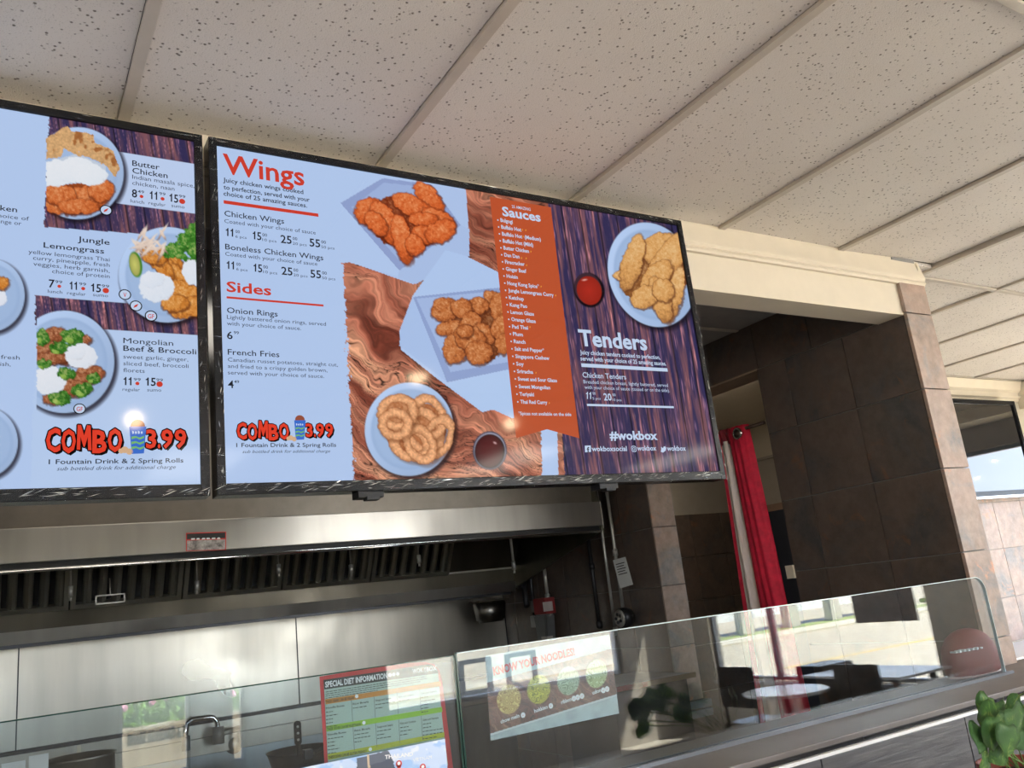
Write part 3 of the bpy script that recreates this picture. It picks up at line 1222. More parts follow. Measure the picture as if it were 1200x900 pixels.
def olive_wood(X, Y):
    wx = X + 30 * (fbm(X * .014, Y * .014, 5) - .5) * 2
    wy = Y + 44 * (fbm(X * .016 + 7, Y * .016, 8) - .5) * 2
    a = wx * 0.58 - wy * 0.81
    bb = fbm(a * .06, (wx + wy) * .006, 11, 4)
    g = fbm(a * .55, (wx + wy) * .03, 13, 4)
    c1 = np.array([186, 116, 92.])
    c2 = np.array([118, 58, 44.])
    c3 = np.array([216, 156, 122.])
    c = c1 + (c2 - c1) * np.clip((bb - .45) * 4, 0, 1)[..., None] + (c3 - c1) * np.clip((.45 - bb) * 4, 0, 1)[..., None]
    c = c * (.62 + .74 * g[..., None])
    vein = np.exp(-((np.abs(((bb * 10) % 1) - .5)) / .07) ** 2)
    vmask = np.clip((fbm(X * .02, Y * .02, 31) - .40) * 6, 0, 1)
    c = c * (1 - .78 * (vein * vmask)[..., None])
    return np.clip(c, 0, 255)


def plum_wood(X, Y):
    a = X + (Y - 400) * -0.16
    p = a / 21.0
    g = fbm(a * .28, Y * .018, 17, 4)
    s = fbm(a * .9, Y * .04, 19, 3)
    tone = vnoise(np.floor(p) * 3.7, np.zeros_like(p), 23)
    c1 = np.array([52, 46, 84.])
    c2 = np.array([128, 84, 92.])
    c = c1 + (c2 - c1) * np.clip((g - .5) * 3 + (tone - .5) * .5 + .28, 0, 1)[..., None]
    c = c + np.clip(s - .60, 0, 1)[..., None] * np.array([420, 270, 240.])
    gap = np.exp(-(((p % 1) - .5) / .035) ** 2)
    c = c * (1 - .6 * gap[..., None])
    return np.clip(c, 0, 255)


WHITE = (180, 203, 240)


def grid_mesh(name, y, x0, x1, z0, z1, nx, nz, painter, mat, parent):
    xs = np.linspace(x0, x1, nx)
    zs = np.linspace(z1, z0, nz)
    GX, GZ_ = np.meshgrid(xs, zs)
    P3 = np.stack([GX, np.full_like(GX, y), GZ_], -1)
    cc = P3 @ RW                              # camera coords = R^T p
    PX = 600 - F * cc[..., 0] / cc[..., 2]
    PY = 450 + F * cc[..., 1] / cc[..., 2]
    pt = Paint(PX, PY)
    painter(pt)
    col = lin(np.clip(pt.c, 0, 255)).reshape(-1, 3)
    n = nx * nz
    me = bpy.data.meshes.new(name)
    i = np.arange(n).reshape(nz, nx)
    q = np.stack([i[:-1, :-1], i[1:, :-1], i[1:, 1:], i[:-1, 1:]], -1).reshape(-1, 4)
    me.vertices.add(n)
    me.vertices.foreach_set('co', P3.reshape(-1).astype(np.float32))
    me.loops.add(q.size)
    me.loops.foreach_set('vertex_index', q.ravel().astype(np.int32))
    me.polygons.add(len(q))
    me.polygons.foreach_set('loop_start', (np.arange(len(q)) * 4).astype(np.int32))
    me.update(calc_edges=True)
    at = me.color_attributes.new('print', 'FLOAT_COLOR', 'POINT')
    rgba = np.ones((n, 4), dtype=np.float32)
    rgba[:, :3] = col
    at.data.foreach_set('color', rgba.ravel())
    return link(name, me, mat, parent)

# ================================================================ MENU SCREENS
YS = 1.76


def paint_wings(p):
    X, Y = p.X, p.Y
    p.c[:] = WHITE
    edge = 403 + (Y - 330) * .052 + (fbm(X * .5, Y * .35, 41) - .5) * 6 * (1 + (fbm(X * 0, Y * .05, 43) > .5))
    olive = (X > edge) & (X < 668)
    wood = olive_wood(X, Y)
    p.put(olive.astype(float), wood)
    # dark planks right of the banner
    e2 = 643 + (Y - 245) * .06 + (fbm(X * .4, Y * .3, 47) - .5) * 2
    p.put((X > e2).astype(float), plum_wood(X, Y))
    e3 = 634 + (Y - 505) * .03 + (fbm(X * .5, Y * .4, 51) - .5) * 4
    e4 = 653 + (Y - 505) * .03
    p.put(((X > e3) & (X < e4) & (Y > 470)).astype(float), WHITE)
    # top-left white field
    p.put(p.inpoly([(388, 180), (546, 222), (545, 262), (470, 300), (404, 308), (388, 308)]), WHITE)
    # upper carton
    p.put(p.inpoly([(399, 238), (450, 208), (546, 222), (549, 264), (545, 300), (484, 333), (404, 305)]), (176, 198, 236))
    p.put(p.inpoly([(399, 238), (448, 209), (505, 216), (540, 264), (468, 317)]), (146, 163, 208))
    p.put(p.inpoly([(412, 243), (450, 214), (503, 220), (530, 262), (466, 303)]), (160, 180, 222))
    p.put(p.inpoly([(399, 238), (468, 317), (466, 324), (404, 306)]), (180, 203, 240))
    p.put(p.inpoly([(468, 317), (540, 264), (550, 268), (550, 300), (487, 333), (466, 324)]), (172, 194, 233))
    O = (212, 98, 44)
    for k, (cx, cy, rx, ry, an) in enumerate([(472, 262, 40, 28, 30), (500, 262, 26, 22, 20), (455, 262, 30, 20, 45)]):
        p.lump(cx, cy, rx, ry, an, (128, 52, 24), 7, 40 + k, .5, .5, .1)
    for k, (cx, cy, rx, ry, an) in enumerate([
            (503, 232, 24, 11, 48), (484, 242, 27, 12, 28), (432, 247, 17, 15, -30), (453, 262, 30, 13, 58),
            (441, 262, 17, 10, 50), (514, 256, 22, 9, 28), (472, 281, 31, 11, 76), (496, 257, 17, 8, 0),
            (495, 276, 14, 12, 20), (516, 271, 19, 13, -25), (486, 287, 13, 11, 60)]):
        p.lump(cx, cy, rx, ry, an, O, 5, 60 + k * 3, .55, .38, .22)
    # lower carton
    p.put(p.inpoly([(484, 346), (522, 293), (545, 300), (585, 320), (585, 345), (605, 420), (600, 490), (578, 480), (565, 483), (522, 451), (510, 442), (470, 410), (468, 388)]), (180, 203, 240))
    p.put(p.inpoly([(484, 348), (584, 337), (592, 352), (600, 432), (524, 448), (522, 446)]), (146, 165, 210))
    p.put(p.inpoly([(488, 350), (582, 341), (589, 355), (597, 424), (528, 436)]), (166, 187, 228))
    p.put(p.inpoly([(484, 346), (522, 293), (546, 300), (586, 320), (586, 337)]), (178, 202, 240))
    p.put(p.inpoly([(484, 348), (524, 448), (468, 405), (470, 383)]), (172, 196, 236))
    p.put(p.inpoly([(524, 449), (602, 432), (606, 492), (578, 480), (566, 482)]), (180, 205, 242))
    B = (190, 108, 56)
    for k, (cx, cy, rx, ry, an) in enumerate([(552, 380, 34, 24, 10), (566, 398, 28, 26, 0), (582, 375, 14, 28, 0)]):
        p.lump(cx, cy, rx, ry, an, (120, 62, 30), 7, 90 + k, .5, .5, .1)
    for k, (cx, cy, rx, ry, an) in enumerate([
            (577, 352, 13, 9, 60), (560, 358, 12, 10, 0), (521, 363, 16, 14, 0), (541, 361, 12, 11, 0), (528, 384, 17, 9, -12),
            (585, 360, 11, 17, 0), (534, 408, 15, 19, 20), (551, 378, 12, 13, 30), (566, 392, 15, 12, 45),
            (551, 397, 20, 15, 30), (561, 413, 16, 14, 0), (588, 383, 12, 15, 20), (590, 403, 9, 12, 0), (545, 388, 9, 8, 0)]):
        p.lump(cx, cy, rx, ry, an, B, 5, 100 + k * 3, .75, .36, .25)
    # onion rings on a round plate
    p.plate(479.5, 503, 52, 55, 10)
    R1 = (224, 164, 118)
    for k, (cx, cy, rx, ry, an) in enumerate([(474, 496, 26, 34, -15), (498, 505, 24, 32, 0)]):
        p.lump(cx, cy, rx, ry, an, (176, 104, 62), 5, 145 + k, .4, .6, .1)
    for k, (cx, cy, ro, ri, e, an) in enumerate([
            (496, 505, 27, 15, 1.3, 60), (502, 489, 24, 14, 1.35, 70), (514, 512, 22, 12, 1.6, 110),
            (482, 520, 24, 12, 1.3, 20), (492, 520, 22, 11, 1.45, 60), (466, 483, 23, 12.5, 1.12, 0), (463, 497, 20, 9, 1.1, 10)]):
        mo, r, u, v = p.ell(cx, cy, ro * (e ** .5), ro / (e ** .5), an, 1.2, 4, 150 + k)
        mi, r2, _, _ = p.ell(cx, cy, ri * (e ** .5), ri / (e ** .5), an, 1.2, 4, 150 + k)
        mid = (1 + ri / ro) / 2
        w = (1 - ri / ro) / 2
        hgt = np.sqrt(np.clip(1 - ((r - mid) / w) ** 2, 0, 1))
        nn = fbm(p.X * .5, p.Y * .5, 170 + k, 3)
        c = np.array(R1, float) * (np.array([.62, .50, .42]) + np.array([.38, .50, .58]) * hgt[..., None]) * (.88 + .34 * nn[..., None]) + 30 * np.clip(nn - .55, 0, 1)[..., None]
        sh, *_ = p.ell(cx + 2, cy + 2, ro * (e ** .5) * 1.05, ro / (e ** .5) * 1.05, an, 3)
        p.put(sh * (1 - mi) * .35, (90, 45, 20))
        p.put(mo * (1 - mi), np.clip(c, 0, 255))
    # dipping sauces
    for (cx, cy, rr, colr) in ((574, 528, 20, (88, 30, 32)),):
        m, *_ = p.ell(cx, cy, rr, rr * 1.13, 0)
        p.put(m, (70, 66, 82))
        m, *_ = p.ell(cx, cy, rr * .93, rr * 1.06, 0)
        p.put(m, (150, 150, 170))
        m, *_ = p.ell(cx, cy + 1, rr * .88, rr * 1.0, 0)
        p.put(m, (26, 14, 20))
        m, r, *_ = p.ell(cx - .5, cy + .5, rr * .82, rr * .95, 0)
        p.put(m, np.array(colr) * (1 - .25 * (r[..., None] ** 3)))
    m, *_ = p.ell(580, 519, 2.2, 1.2, 30)
    p.put(m * .8, (230, 200, 200))
    m, *_ = p.ell(690.5, 340, 17.5, 20.5, -20, 2)
    p.put(m, (14, 8, 16))
    m, *_ = p.ell(689, 338, 15.6, 18.6, -20)
    p.put(m, (60, 40, 50))
    m, r, *_ = p.ell(690.5, 340.5, 14.3, 17.3, -20)
    p.put(m, np.array([176, 44, 30.]) * (1 - .15 * r[..., None]))
    m, *_ = p.ell(685, 328, 3, 1, -10)
    p.put(m * .8, (240, 200, 190))
    # tenders on a plate
    p.plate(764, 322, 50, 63, -22)
    T = (216, 158, 92)
    for k, (cx, cy, rx, ry, an) in enumerate([(766, 322, 40, 36, -10)]):
        p.lump(cx, cy, rx, ry, an, (140, 86, 42), 6, 190 + k, .5, .5, .1)
    for k, (cx, cy, rx, ry, an) in enumerate([
            (728, 322, 9, 6, 0), (775, 292, 24, 19, -15), (741, 308, 34, 12, -75), (781, 308, 42, 16, -58), (769, 325, 24, 14, -50), (791, 345, 33, 9, -78),
            (774, 352, 28, 11, 72), (755, 348, 17, 13, -25), (777, 340, 14, 12, 60)]):
        p.lump(cx, cy, rx, ry, an, T, 5, 200 + k * 3, .5, .46, .2)


def paint_mains(p):
    X, Y = p.X, p.Y
    p.c[:] = WHITE
    e = 54 - (Y - 150) * .045 + (fbm(X * .5, Y * .3, 71) - .5) * 5
    w = plum_wood(X * 1.0 + 90, Y)
    slope = (X - 50)
    t1 = 140 + slope * .13
    b1 = 266 + slope * .07
    p.put(((X > e + 3) & (Y > t1 - 20) & (Y < b1)).astype(float), w)
    p.put(p.inpoly([(136, 177), (236, 193), (236, 251), (136, 238)]), (190, 208, 240))
    p.put(((X > e - 3) & (Y > 347 + slope * .085) & (Y < 382 + slope * .06)).astype(float), w)
    p.put(((X > e) & (Y >= 382 + slope * .06)).astype(float), (184, 206, 240))
    # butter chicken
    cut = (X > 54 + (fbm(X * .5, Y * .4, 73) - .5) * 2).astype(float)

    def clipped(fn, msk):
        old = p.c.copy()
        fn()
        p.c = old * (1 - msk[..., None]) + p.c * msk[..., None]

    def butter():
        p.plate(91, 203, 54, 54)
        p.put(p.inpoly([(55, 190), (90, 180), (124, 194), (126, 225), (55, 232)]), (196, 206, 222))
        p.put(p.inpoly([(55, 218), (124, 212), (130, 232), (100, 246), (55, 242)]), (150, 70, 30))
        for k, (cx, cy, rx, ry, an) in enumerate([(75, 240, 26, 11, 5), (100, 233, 28, 15, -8), (118, 222, 15, 14, 20), (70, 228, 20, 12, 10), (92, 242, 24, 9, 0)]):
            p.lump(cx, cy, rx, ry, an, (204, 104, 50), 6, 300 + k, .6, .55, .2)
        for k, (cx, cy, rx, ry, an) in enumerate([(66, 203, 22, 16, 0), (88, 199, 24, 15, 0), (104, 204, 22, 13, 10)]):
            p.lump(cx, cy, rx, ry, an, (226, 232, 240), 5, 320 + k, .14, .82, .05)
        nan = (218, 172, 120)
        for k, (pts) in enumerate([[(54, 162), (80, 147), (84, 156), (72, 184), (54, 187)], [(60, 160), (84, 154), (110, 157), (112, 168), (88, 181), (70, 170)],
                                   [(88, 181), (112, 166), (132, 178), (141, 198), (134, 207), (122, 192), (104, 184)]]):
            m = p.inpoly(pts, 5, 330 + k)
            n1 = fbm(X * .12, Y * .12, 340 + k, 3)
            n2 = fbm(X * .5, Y * .5, 345 + k, 3)
            c = np.array(nan) * (.82 + .3 * n2[..., None])
            sp = np.clip((n1 - .60) * 9, 0, 1)[..., None]
            p.put(m, np.clip(c * (1 - sp * .5) + sp * np.array([60, 22, 0]), 0, 255))
    clipped(butter, cut)

    def jungle():
        p.plate(196, 322, 57, 56)
        for k, (cx, cy, rx, ry, an) in enumerate([(195, 305, 22, 12, 30), (205, 325, 30, 12, 45), (215, 345, 28, 14, 20), (190, 312, 20, 9, 50), (222, 360, 26, 12, -10), (205, 355, 16, 10, 0), (180, 300, 16, 10, 20)]):
            p.lump(cx, cy, rx, ry, an, (206, 128, 50), 6, 360 + k, .7, .55, .25)
        for k, (cx, cy, rx, ry) in enumerate([(184, 337, 21, 17), (178, 328, 14, 10), (228, 318, 15, 16)]):
            p.lump(cx, cy, rx, ry, 0, (220, 228, 240), 5, 380 + k, .14, .8, .05)
        for k, (cx, cy, rx, ry, an) in enumerate([(222, 282, 15, 13, 0), (205, 292, 12, 9, 0), (232, 296, 12, 12, 0), (198, 297, 8, 5, 0), (226, 272, 8, 14, 30), (212, 300, 9, 5, 20)]):
            p.lump(cx, cy, rx, ry, an, (60, 130, 40), 9, 390 + k, .9, .45, .1)
        for k in range(26):
            r_ = random.Random(k)
            p.lump(172 + r_.uniform(-14, 20), 283 + r_.uniform(-12, 14), r_.uniform(7, 13), 1.5, r_.uniform(-80, 60), (220, 198, 184), 2, 400 + k, .2, .8, .0)
        m, r, u, v = p.ell(159, 310, 7.5, 15, -10)
        p.put(m, (70, 130, 40))
        m, r, u, v = p.ell(158, 310, 6, 13.5, -10)
        p.put(m, np.array([205, 205, 110]) * (1 - .2 * r[..., None]))
    clipped(jungle, ((X < 240)).astype(float))

    def mong():
        p.plate(75, 424, 59, 60)
        for k, (cx, cy, rx, ry, an) in enumerate([(65, 392, 14, 9, 0), (55, 410, 18, 10, 0), (75, 418, 20, 8, 20), (88, 420, 22, 8, 30), (105, 438, 16, 12, 0), (90, 445, 20, 9, 0), (60, 420, 20, 8, 0),
                                                  (85, 455, 22, 9, 0), (62, 468, 12, 7, 0), (100, 398, 8, 5, 0)]):
            p.lump(cx, cy, rx, ry, an, (150, 84, 52), 6, 430 + k, .8, .5, .25)
        for k, (cx, cy, rx, ry) in enumerate([(95, 417, 19, 15), (58, 446, 19, 17), (88, 412, 12, 9)]):
            p.lump(cx, cy, rx, ry, 10, (222, 228, 238), 5, 450 + k, .14, .8, .05)
        for k, (cx, cy, rx, ry) in enumerate([(50, 395, 8, 10), (85, 395, 14, 10), (69, 408, 11, 7), (52, 426, 9, 5), (78, 437, 11, 7), (110, 443, 8, 7), (97, 457, 13, 9), (70, 467, 13, 9)]):
            p.lump(cx, cy, rx, ry, 0, (52, 118, 34), 8, 460 + k, .95, .4, .15)
            p.lump(cx - 4, cy + 4, rx * .4, ry * .35, 30, (130, 170, 70), 3, 480 + k, .4, .7, .1)
    clipped(mong, (X > 43 + (fbm(X * .5, Y * .4, 77) - .5) * 2).astype(float))
    p.plate(-12, 346, 41, 43)
    p.lump(-2, 332, 12, 8, 0, (206, 128, 50), 5, 500, .6, .5, .2)
    p.lump(-4, 350, 12, 10, 0, (222, 228, 240), 5, 501, .14, .8, .05)
    p.plate(-20, 518, 41, 42)


def frame_tv(x0, x1, name_root, label):
    z0, z1 = 0.272, 1.082
    t = thing(name_root, label, 'screen', ((x0 + x1) / 2, YS + 0.02, z0), 'menu board screens above the counter')
    b = bmesh.new()
    yb = YS + 0.045
    w = 0.018
    wb_ = 0.024
    for (a, c, d, e) in ((x0, x0 + w, z0, z1), (x1 - w, x1, z0, z1), (x0 + w, x1 - w, z1 - w, z1), (x0 + w, x1 - w, z0, z0 + wb_)):
        box(b, a, c, YS - 0.006, yb, d, e, 0.002)
    done('bezel', b, M['black'], t)
    BOX('back_housing', x0 + .03, x1 - .03, YS + 0.02, YS + 0.056, z0 + .03, z1 - .03, M['matblack'], t)
    # film crumpled round the bezel: ribbons with folds
    b = bmesh.new()
    rr = random.Random(int(x0 * 100) + 5)

    def ribbon(p0, p1, wd, n, amp):
        p0, p1 = Vector(p0), Vector(p1)
        wd = Vector(wd)
        prev = None
        for i in range(n + 1):
            c = p0.lerp(p1, i / n)
            row = []
            for j in range(5):
                s = j / 4
                off = -0.0008 - amp * abs(mnoise.noise(Vector((i * .30 + j * .9 + x0 * 9, j * .6, 1.3)))) - (amp * .3 * abs(math.sin(i * .9 + j * .8)))
                row.append(b.verts.new(c + wd * s + Vector((0, off, 0))))
            if prev:
                for j in range(4):
                    b.faces.new((prev[j], row[j], row[j + 1], prev[j + 1]))
            prev = row
    ribbon((x0, YS - .007, z0 - .004), (x1, YS - .007, z0 - .004), (0, 0, wb_ + .004), 150, .006)
    ribbon((x0, YS - .007, z1 - w), (x1, YS - .007, z1 - w), (0, 0, w), 110, .004)
    ribbon((x0, YS - .007, z0), (x0, YS - .007, z1), (w, 0, 0), 70, .004)
    ribbon((x1 - w, YS - .007, z0), (x1 - w, YS - .007, z1), (w, 0, 0), 70, .005)
    f = done('plastic_film', b, M['film'], t)
    b = bmesh.new()
    for q in range(230):
        side = rr.random()
        if side < .62:
            cx_, cz_, an_ = rr.uniform(x0, x1), z0 + rr.uniform(.004, wb_ - .003), rr.uniform(-.1, .45)
        elif side < .78:
            cx_, cz_, an_ = rr.uniform(x0, x1), z1 - rr.uniform(.003, w - .003), rr.uniform(-.3, .1)
        else:
            cx_, cz_, an_ = (x0 + rr.uniform(.003, w - .003) if side < .88 else x1 - rr.uniform(.003, w - .003)), rr.uniform(z0, z1), PI / 2 + rr.uniform(-.4, .2)
        ln = rr.uniform(.010, .032) if side < .78 else rr.uniform(.008, .02)
        th_ = rr.uniform(.0006, .0016)
        dx_, dz2 = math.cos(an_) * ln / 2, math.sin(an_) * ln / 2
        nx2, nz2 = -math.sin(an_) * th_ / 2, math.cos(an_) * th_ / 2
        tl = rr.uniform(-.7, .9) * th_
        yy_ = YS - .015
        b.faces.new([b.verts.new(p_) for p_ in ((cx_ - dx_, yy_, cz_ - dz2), (cx_ + nx2, yy_ + tl, cz_ + nz2), (cx_ + dx_, yy_, cz_ + dz2), (cx_ - nx2, yy_ - tl, cz_ - nz2))])
    g2 = done('film_crease', b, M['crease'], f)
    g2['kind'] = 'stuff'
    f['label'] = 'crinkled clear plastic film left on the bezel'
    for xx in (x0 + .33, x1 - .42):
        b = bmesh.new()
        box(b, xx - .03, xx + .03, YS + .0, YS + .04, z0 - .014, z0, .002)
        box(b, xx - .012, xx + .018, YS - .004, YS + .02, z0 - .02, z0 - .012, .001)
        done('mounting_clip', b, M['matblack'], t)
    return t, (x0 + w, x1 - w, z0 + wb_, z1 - w)


# ---- right screen
tv, (sx0, sx1, sz0, sz1) = frame_tv(0.386, 1.797, 'menu_screen', 'large black-framed menu screen reading Wings, Sides, Sauces and Tenders, right of the other')
pan = grid_mesh('display_panel', YS, sx0, sx1, sz0, sz1, 680, 390, paint_wings, screen_mat('lit_display'), tv)
SRED = screen_mat('display_red', srgb(206, 62, 46))
SORANGE = screen_mat('display_burnt_orange', srgb(190, 84, 48))
SBLACK = screen_mat('display_black', srgb(34, 36, 46))
SGREY = screen_mat('display_dark_grey', srgb(62, 68, 84))
SWHITE = screen_mat('display_white', srgb(196, 214, 240))
SOUT = screen_mat('display_outline', srgb(10, 8, 10))
SCOMBO = screen_mat('display_combo_red', srgb(226, 62, 40))
YT = YS - 0.0012
YT2 = YS - 0.0020
YT3 = YS - 0.0028
r_ = Flat(YT)
r_.text('Wings', 261.5, 202.5, 357, 23, .018)
r_.bar(262, 234.5, 373, 4)
r_.text('Sides', 265.5, 341.5, 318, 12, .02)
r_.bar(265.5, 347.2, 379, 2.4)
r_.build('red_heading', SRED, pan)
d_ = Flat(YT)
for s, x, y, x1, h in (('Juicy chicken wings cooked', 261.5, 213, 355.6, 5.2), ('to perfection, served with your', 262, 221.5, 363, 5.2),
                       ('choice of 25 amazing sauces.', 262, 229, 360, 5.2)):
    d_.text(s, x, y, x1, h, .012)
for s, x, y, x1 in (('Chicken Wings', 263, 253, 333), ('Boneless Chicken Wings', 264, 292, 379), ('Onion Rings', 266, 366.5, 325.5), ('French Fries', 267, 415.5, 327.5)):
    d_.text(s, x, y, x1, 6.6, .006)
l_ = Flat(YT)
for s, x, y, x1 in (('Coated with your choice of sauce', 263, 261, 370), ('Coated with your choice of sauce', 264, 299.5, 372),
                    ('Lightly battered onion rings, served', 266, 373.5, 382), ('with your choice of sauce.', 266, 381, 353),
                    ('Canadian russet potatoes, straight cut,', 267, 423.5, 396), ('and fried to a crispy golden brown,', 267, 431, 383.6),
                    ('served with your choice of sauce.', 267, 438.6, 380)):
    l_.text(s, x, y, x1, 4.6, 0)


def zat(px, py, y=None):
    return onY(px, py, y or YT)[2]


def at_z(px, zz, y):
    """photo y pixel of height zz at photo x pixel px on plane y"""
    return proj((solve_x(px, y, zz), y, zz))[1]


for (bx, by) in ((264.5, 276.5), (265.5, 315)):
    zz = zat(bx, by)
    for j, (s, a, c, pc, a2, c2, c3) in enumerate((('11', 0, 10.5, '6 pcs', 11.5, 16.5, 24.5), ('15', 31.5, 42, '10 pcs', 43, 48.5, 59.5), ('25', 64.5, 77.5, '20 pcs', 78.5, 84, 95),
                                                   ('55', 98.5, 111, '50 pcs', 112, 117.5, 127.5))):
        d_.text(s, bx + a, at_z(bx + a, zz, YT), bx + c, 9.2, .014)
        d_.text('00', bx + a2, at_z(bx + a2, zz, YT) - 5, bx + c2, 3.6, .004)
        l_.text(pc, bx + a2, at_z(bx + a2, zz, YT) + .6, bx + c3, 3.2, 0)
d_.text('6', 266, 397, 272.8, 8.8, .012)
d_.text('99', 274, 391.5, 280, 3.6, .004)
d_.text('4', 267.3, 454.5, 274, 8.8, .012)
d_.text('49', 274.5, 449, 280.3, 3.6, .004)
d_.text('1 Fountain Drink & 2 Spring Rolls', 277, 524, 394, 4.9, .008)
l_.text('sub bottled drink for additional charge', 284, 531, 387, 3.6, 0, None, .3)
d_.build('dark_lettering', SBLACK, pan)
l_.build('light_lettering', SGREY, pan)


def combo(flat_out, flat_in, x0, y0, x1, h, x2, y2, x3, h2):
    for fl, bo in ((flat_out, .075), (flat_in, .03)):
        n = len('COMBO')
        w = (x1 - x0) / n
        zz = zat(x0, y0, fl.y)
        for i, ch in enumerate('COMBO'):
            dy = (0, 1, -1, 1.2, .2)[i] * h / 19
            hh = h * (1.0, 1.0, 1.10, .97, .97)[i]
            xa = x0 + w * i + .8
            o_ = 1.1 * h / 19
            offs = [(o_ * math.cos(q), o_ * math.sin(q)) for q in [PI / 4 * n_ for n_ in range(8)]] + [(o_ * 1.6, o_ * 1.6)] if bo > .05 else [(0, 0)]
            yb_ = at_z(xa, zz, fl.y) + dy
            for (ox, oy) in offs:
                if ch == 'M':
                    mp_ = [(0, 0), (.06, 1), (.30, 1), (.5, .58), (.70, 1), (.94, 1), (1, 0), (.77, 0), (.74, .52), (.54, .12), (.46, .12), (.26, .52), (.23, 0)]
                    fl.poly([(xa + ox + u_ * w * .96, yb_ + oy - v_ * hh + u_ * .8) for u_, v_ in mp_][::-1])
                else:
                    fl.text(ch, xa + ox, yb_ + oy, xa + w * .94 + ox, hh, .035)
        zz = zat(x2, y2, fl.y)
        for i, (ch, a, c) in enumerate((('3', 0, .26), ('.', .29, .36), ('9', .38, .67), ('9', .71, 1.0))):
            xa = x2 + (x3 - x2) * a
            xc = x2 + (x3 - x2) * c
            o_ = 1.1 * h / 19
            offs = [(o_ * math.cos(q), o_ * math.sin(q)) for q in [PI / 4 * n_ for n_ in range(8)]] + [(o_ * 1.6, o_ * 1.6)] if bo > .05 else [(0, 0)]
            for (ox, oy) in offs:
                fl.text(ch, xa + ox, at_z(xa, zz, fl.y) + oy, xc + ox, h2, .03)


def cup(fl_list, cx, top, w, h, y):
    """printed drink cup: blue body with green waves, tan band at the top"""
    blue, green, cola, lite = fl_list
    cola.disc(cx, top + h * .06, w * .42, 16)
    blue.poly([(cx - w * .5, top + h * .08), (cx - w * .36, top + h), (cx + w * .36, top + h * .98), (cx + w * .5, top + h * .08)])
    for k in range(3):
        yy = top + h * (.42 + .17 * k)
        green.poly([(cx - w * .38, yy), (cx - w * .37, yy + h * .09), (cx - w * .1, yy + h * .04), (cx + w * .12, yy + h * .10), (cx + w * .36, yy + h * .04), (cx + w * .38, yy - h * .03), (cx + w * .1, yy + h * .03), (cx - w * .12, yy - h * .02)][::1])
    for k in range(4):
        u = cx - w * .34 + w * .17 * k
        lite.poly([(u, top + h * (.22 + .03 * (k % 2))), (u + w * .02, top + h * .33), (u + w * .12, top + h * .31), (u + w * .1, top + h * .24)])


SBLUE = screen_mat('display_blue', srgb(60, 110, 205))
SGREEN = screen_mat('display_green', srgb(120, 185, 110))
SCOLA = screen_mat('display_cola', srgb(150, 80, 60))
SROLL = screen_mat('display_roll', srgb(214, 176, 140))


def combo_all(pan_, x0, y0, x1, h, x2, y2, x3, h2, cc):
    fo, fi = Flat(YT), Flat(YT2)
    combo(fo, fi, x0, y0, x1, h, x2, y2, x3, h2)
    fo.build('offer_outline', SOUT, pan_)
    fi.build('offer_lettering', SCOMBO, pan_)
    L4 = [Flat(YT3), Flat(YT3 - .0006), Flat(YT2), Flat(YT3 - .0012)]
    cup(L4, *cc, YT3)
    for fl, mm, nm in zip(L4, (SBLUE, SGREEN, SCOLA, SWHITE), ('cup_print', 'cup_waves', 'cup_drink', 'cup_lettering')):
        fl.build(nm, mm, pan_)
    rl = Flat(YT3)
    k_ = h / 19
    rl.disc(cc[0] - 11 * k_, y0 - 1 * k_, 3.2 * k_, 14)
    rl.disc(cc[0] - 7 * k_, y0 + 0.5 * k_, 3.0 * k_, 14)
    rl.disc(cc[0] - 14 * k_, y0 + 0 * k_, 2.4 * k_, 14)
    rl.build('roll_print', SROLL, pan_)


combo_all(pan, 277, 514, 339, 18.5, 358.5, 511.5, 391, 15, (351.5, 490.5, 13.5, 25))

# sauces banner
bn = Flat(YS - 0.0008)
bn.poly([(574, 230.5), (605, 513.4), (641, 503), (679, 513.6), (645.5, 243)])
bo = bn.build('banner', SORANGE, pan)
w_ = Flat(YT2)
w_.text('25 AMAZING', 600, 243.5, 622, 3.4, .01)
w_.text('Sauces', 589, 252.5, 634, 10.5, .03)
SAUCES = [('Bulgogi', 601), ('Buffalo Hot', 611), ('Buffalo Hot  (Medium)', 634), ('Buffalo Hot (Mild)', 625), ('Butter Chicken', 620), ('Dan Dan', 609),
          ('Firecracker', 615), ('Ginger Beef', 617), ('Hoisin', 607), ('Hong Kong Spice*', 632), ('Jungle Lemongrass Curry', 649), ('Ketchup', 614),
          ('Kung Pao', 618), ('Lemon Glaze', 626), ('Orange Glaze', 628), ('Pad Thai', 619), ('Plum', 613), ('Ranch', 616), ('Salt and Pepper*', 638),
          ('Singapore Cashew', 644), ('Soy', 614), ('Sriracha', 625), ('Sweet and Sour Glaze', 653), ('Sweet Mongolian', 645), ('Teriyaki', 626), ('Thai Red Curry', 641.5)]
za = zat(586.7, 259.8, YT2)
ze = zat(610, 472.8, YT2)
xa0 = onY(586.7, 259.8, YT2)[0]
xa1 = onY(610, 472.8, YT2)[0]
for i, (s, xr) in enumerate(SAUCES):
    t = i / (len(SAUCES) - 1)
    zz = za + (ze - za) * t
    xx = xa0 + (xa1 - xa0) * t
    px, py = proj((xx, YT2, zz))
    w_.text(s, px, py, xr, 4.3, .026)
    w_.disc(px - 3.2, py - 1.9, .9, 8)
w_.text('*Spices not available on the side', 607.5, 486.3, 669.6, 4, .02)
w_.text('Tenders', 679.5, 404.5, 759, 18.5, .028)
w_.text('Juicy chicken tenders cooked to perfection,', 680, 415, 774, 5, .02)
w_.text('served with your choice of 25 amazing sauces.', 680.5, 422.3, 781, 5, .02)
w_.bar(681, 425.7, 782, 4.2)
w_.text('Chicken Tenders', 683, 442.2, 734, 6.2, .01)
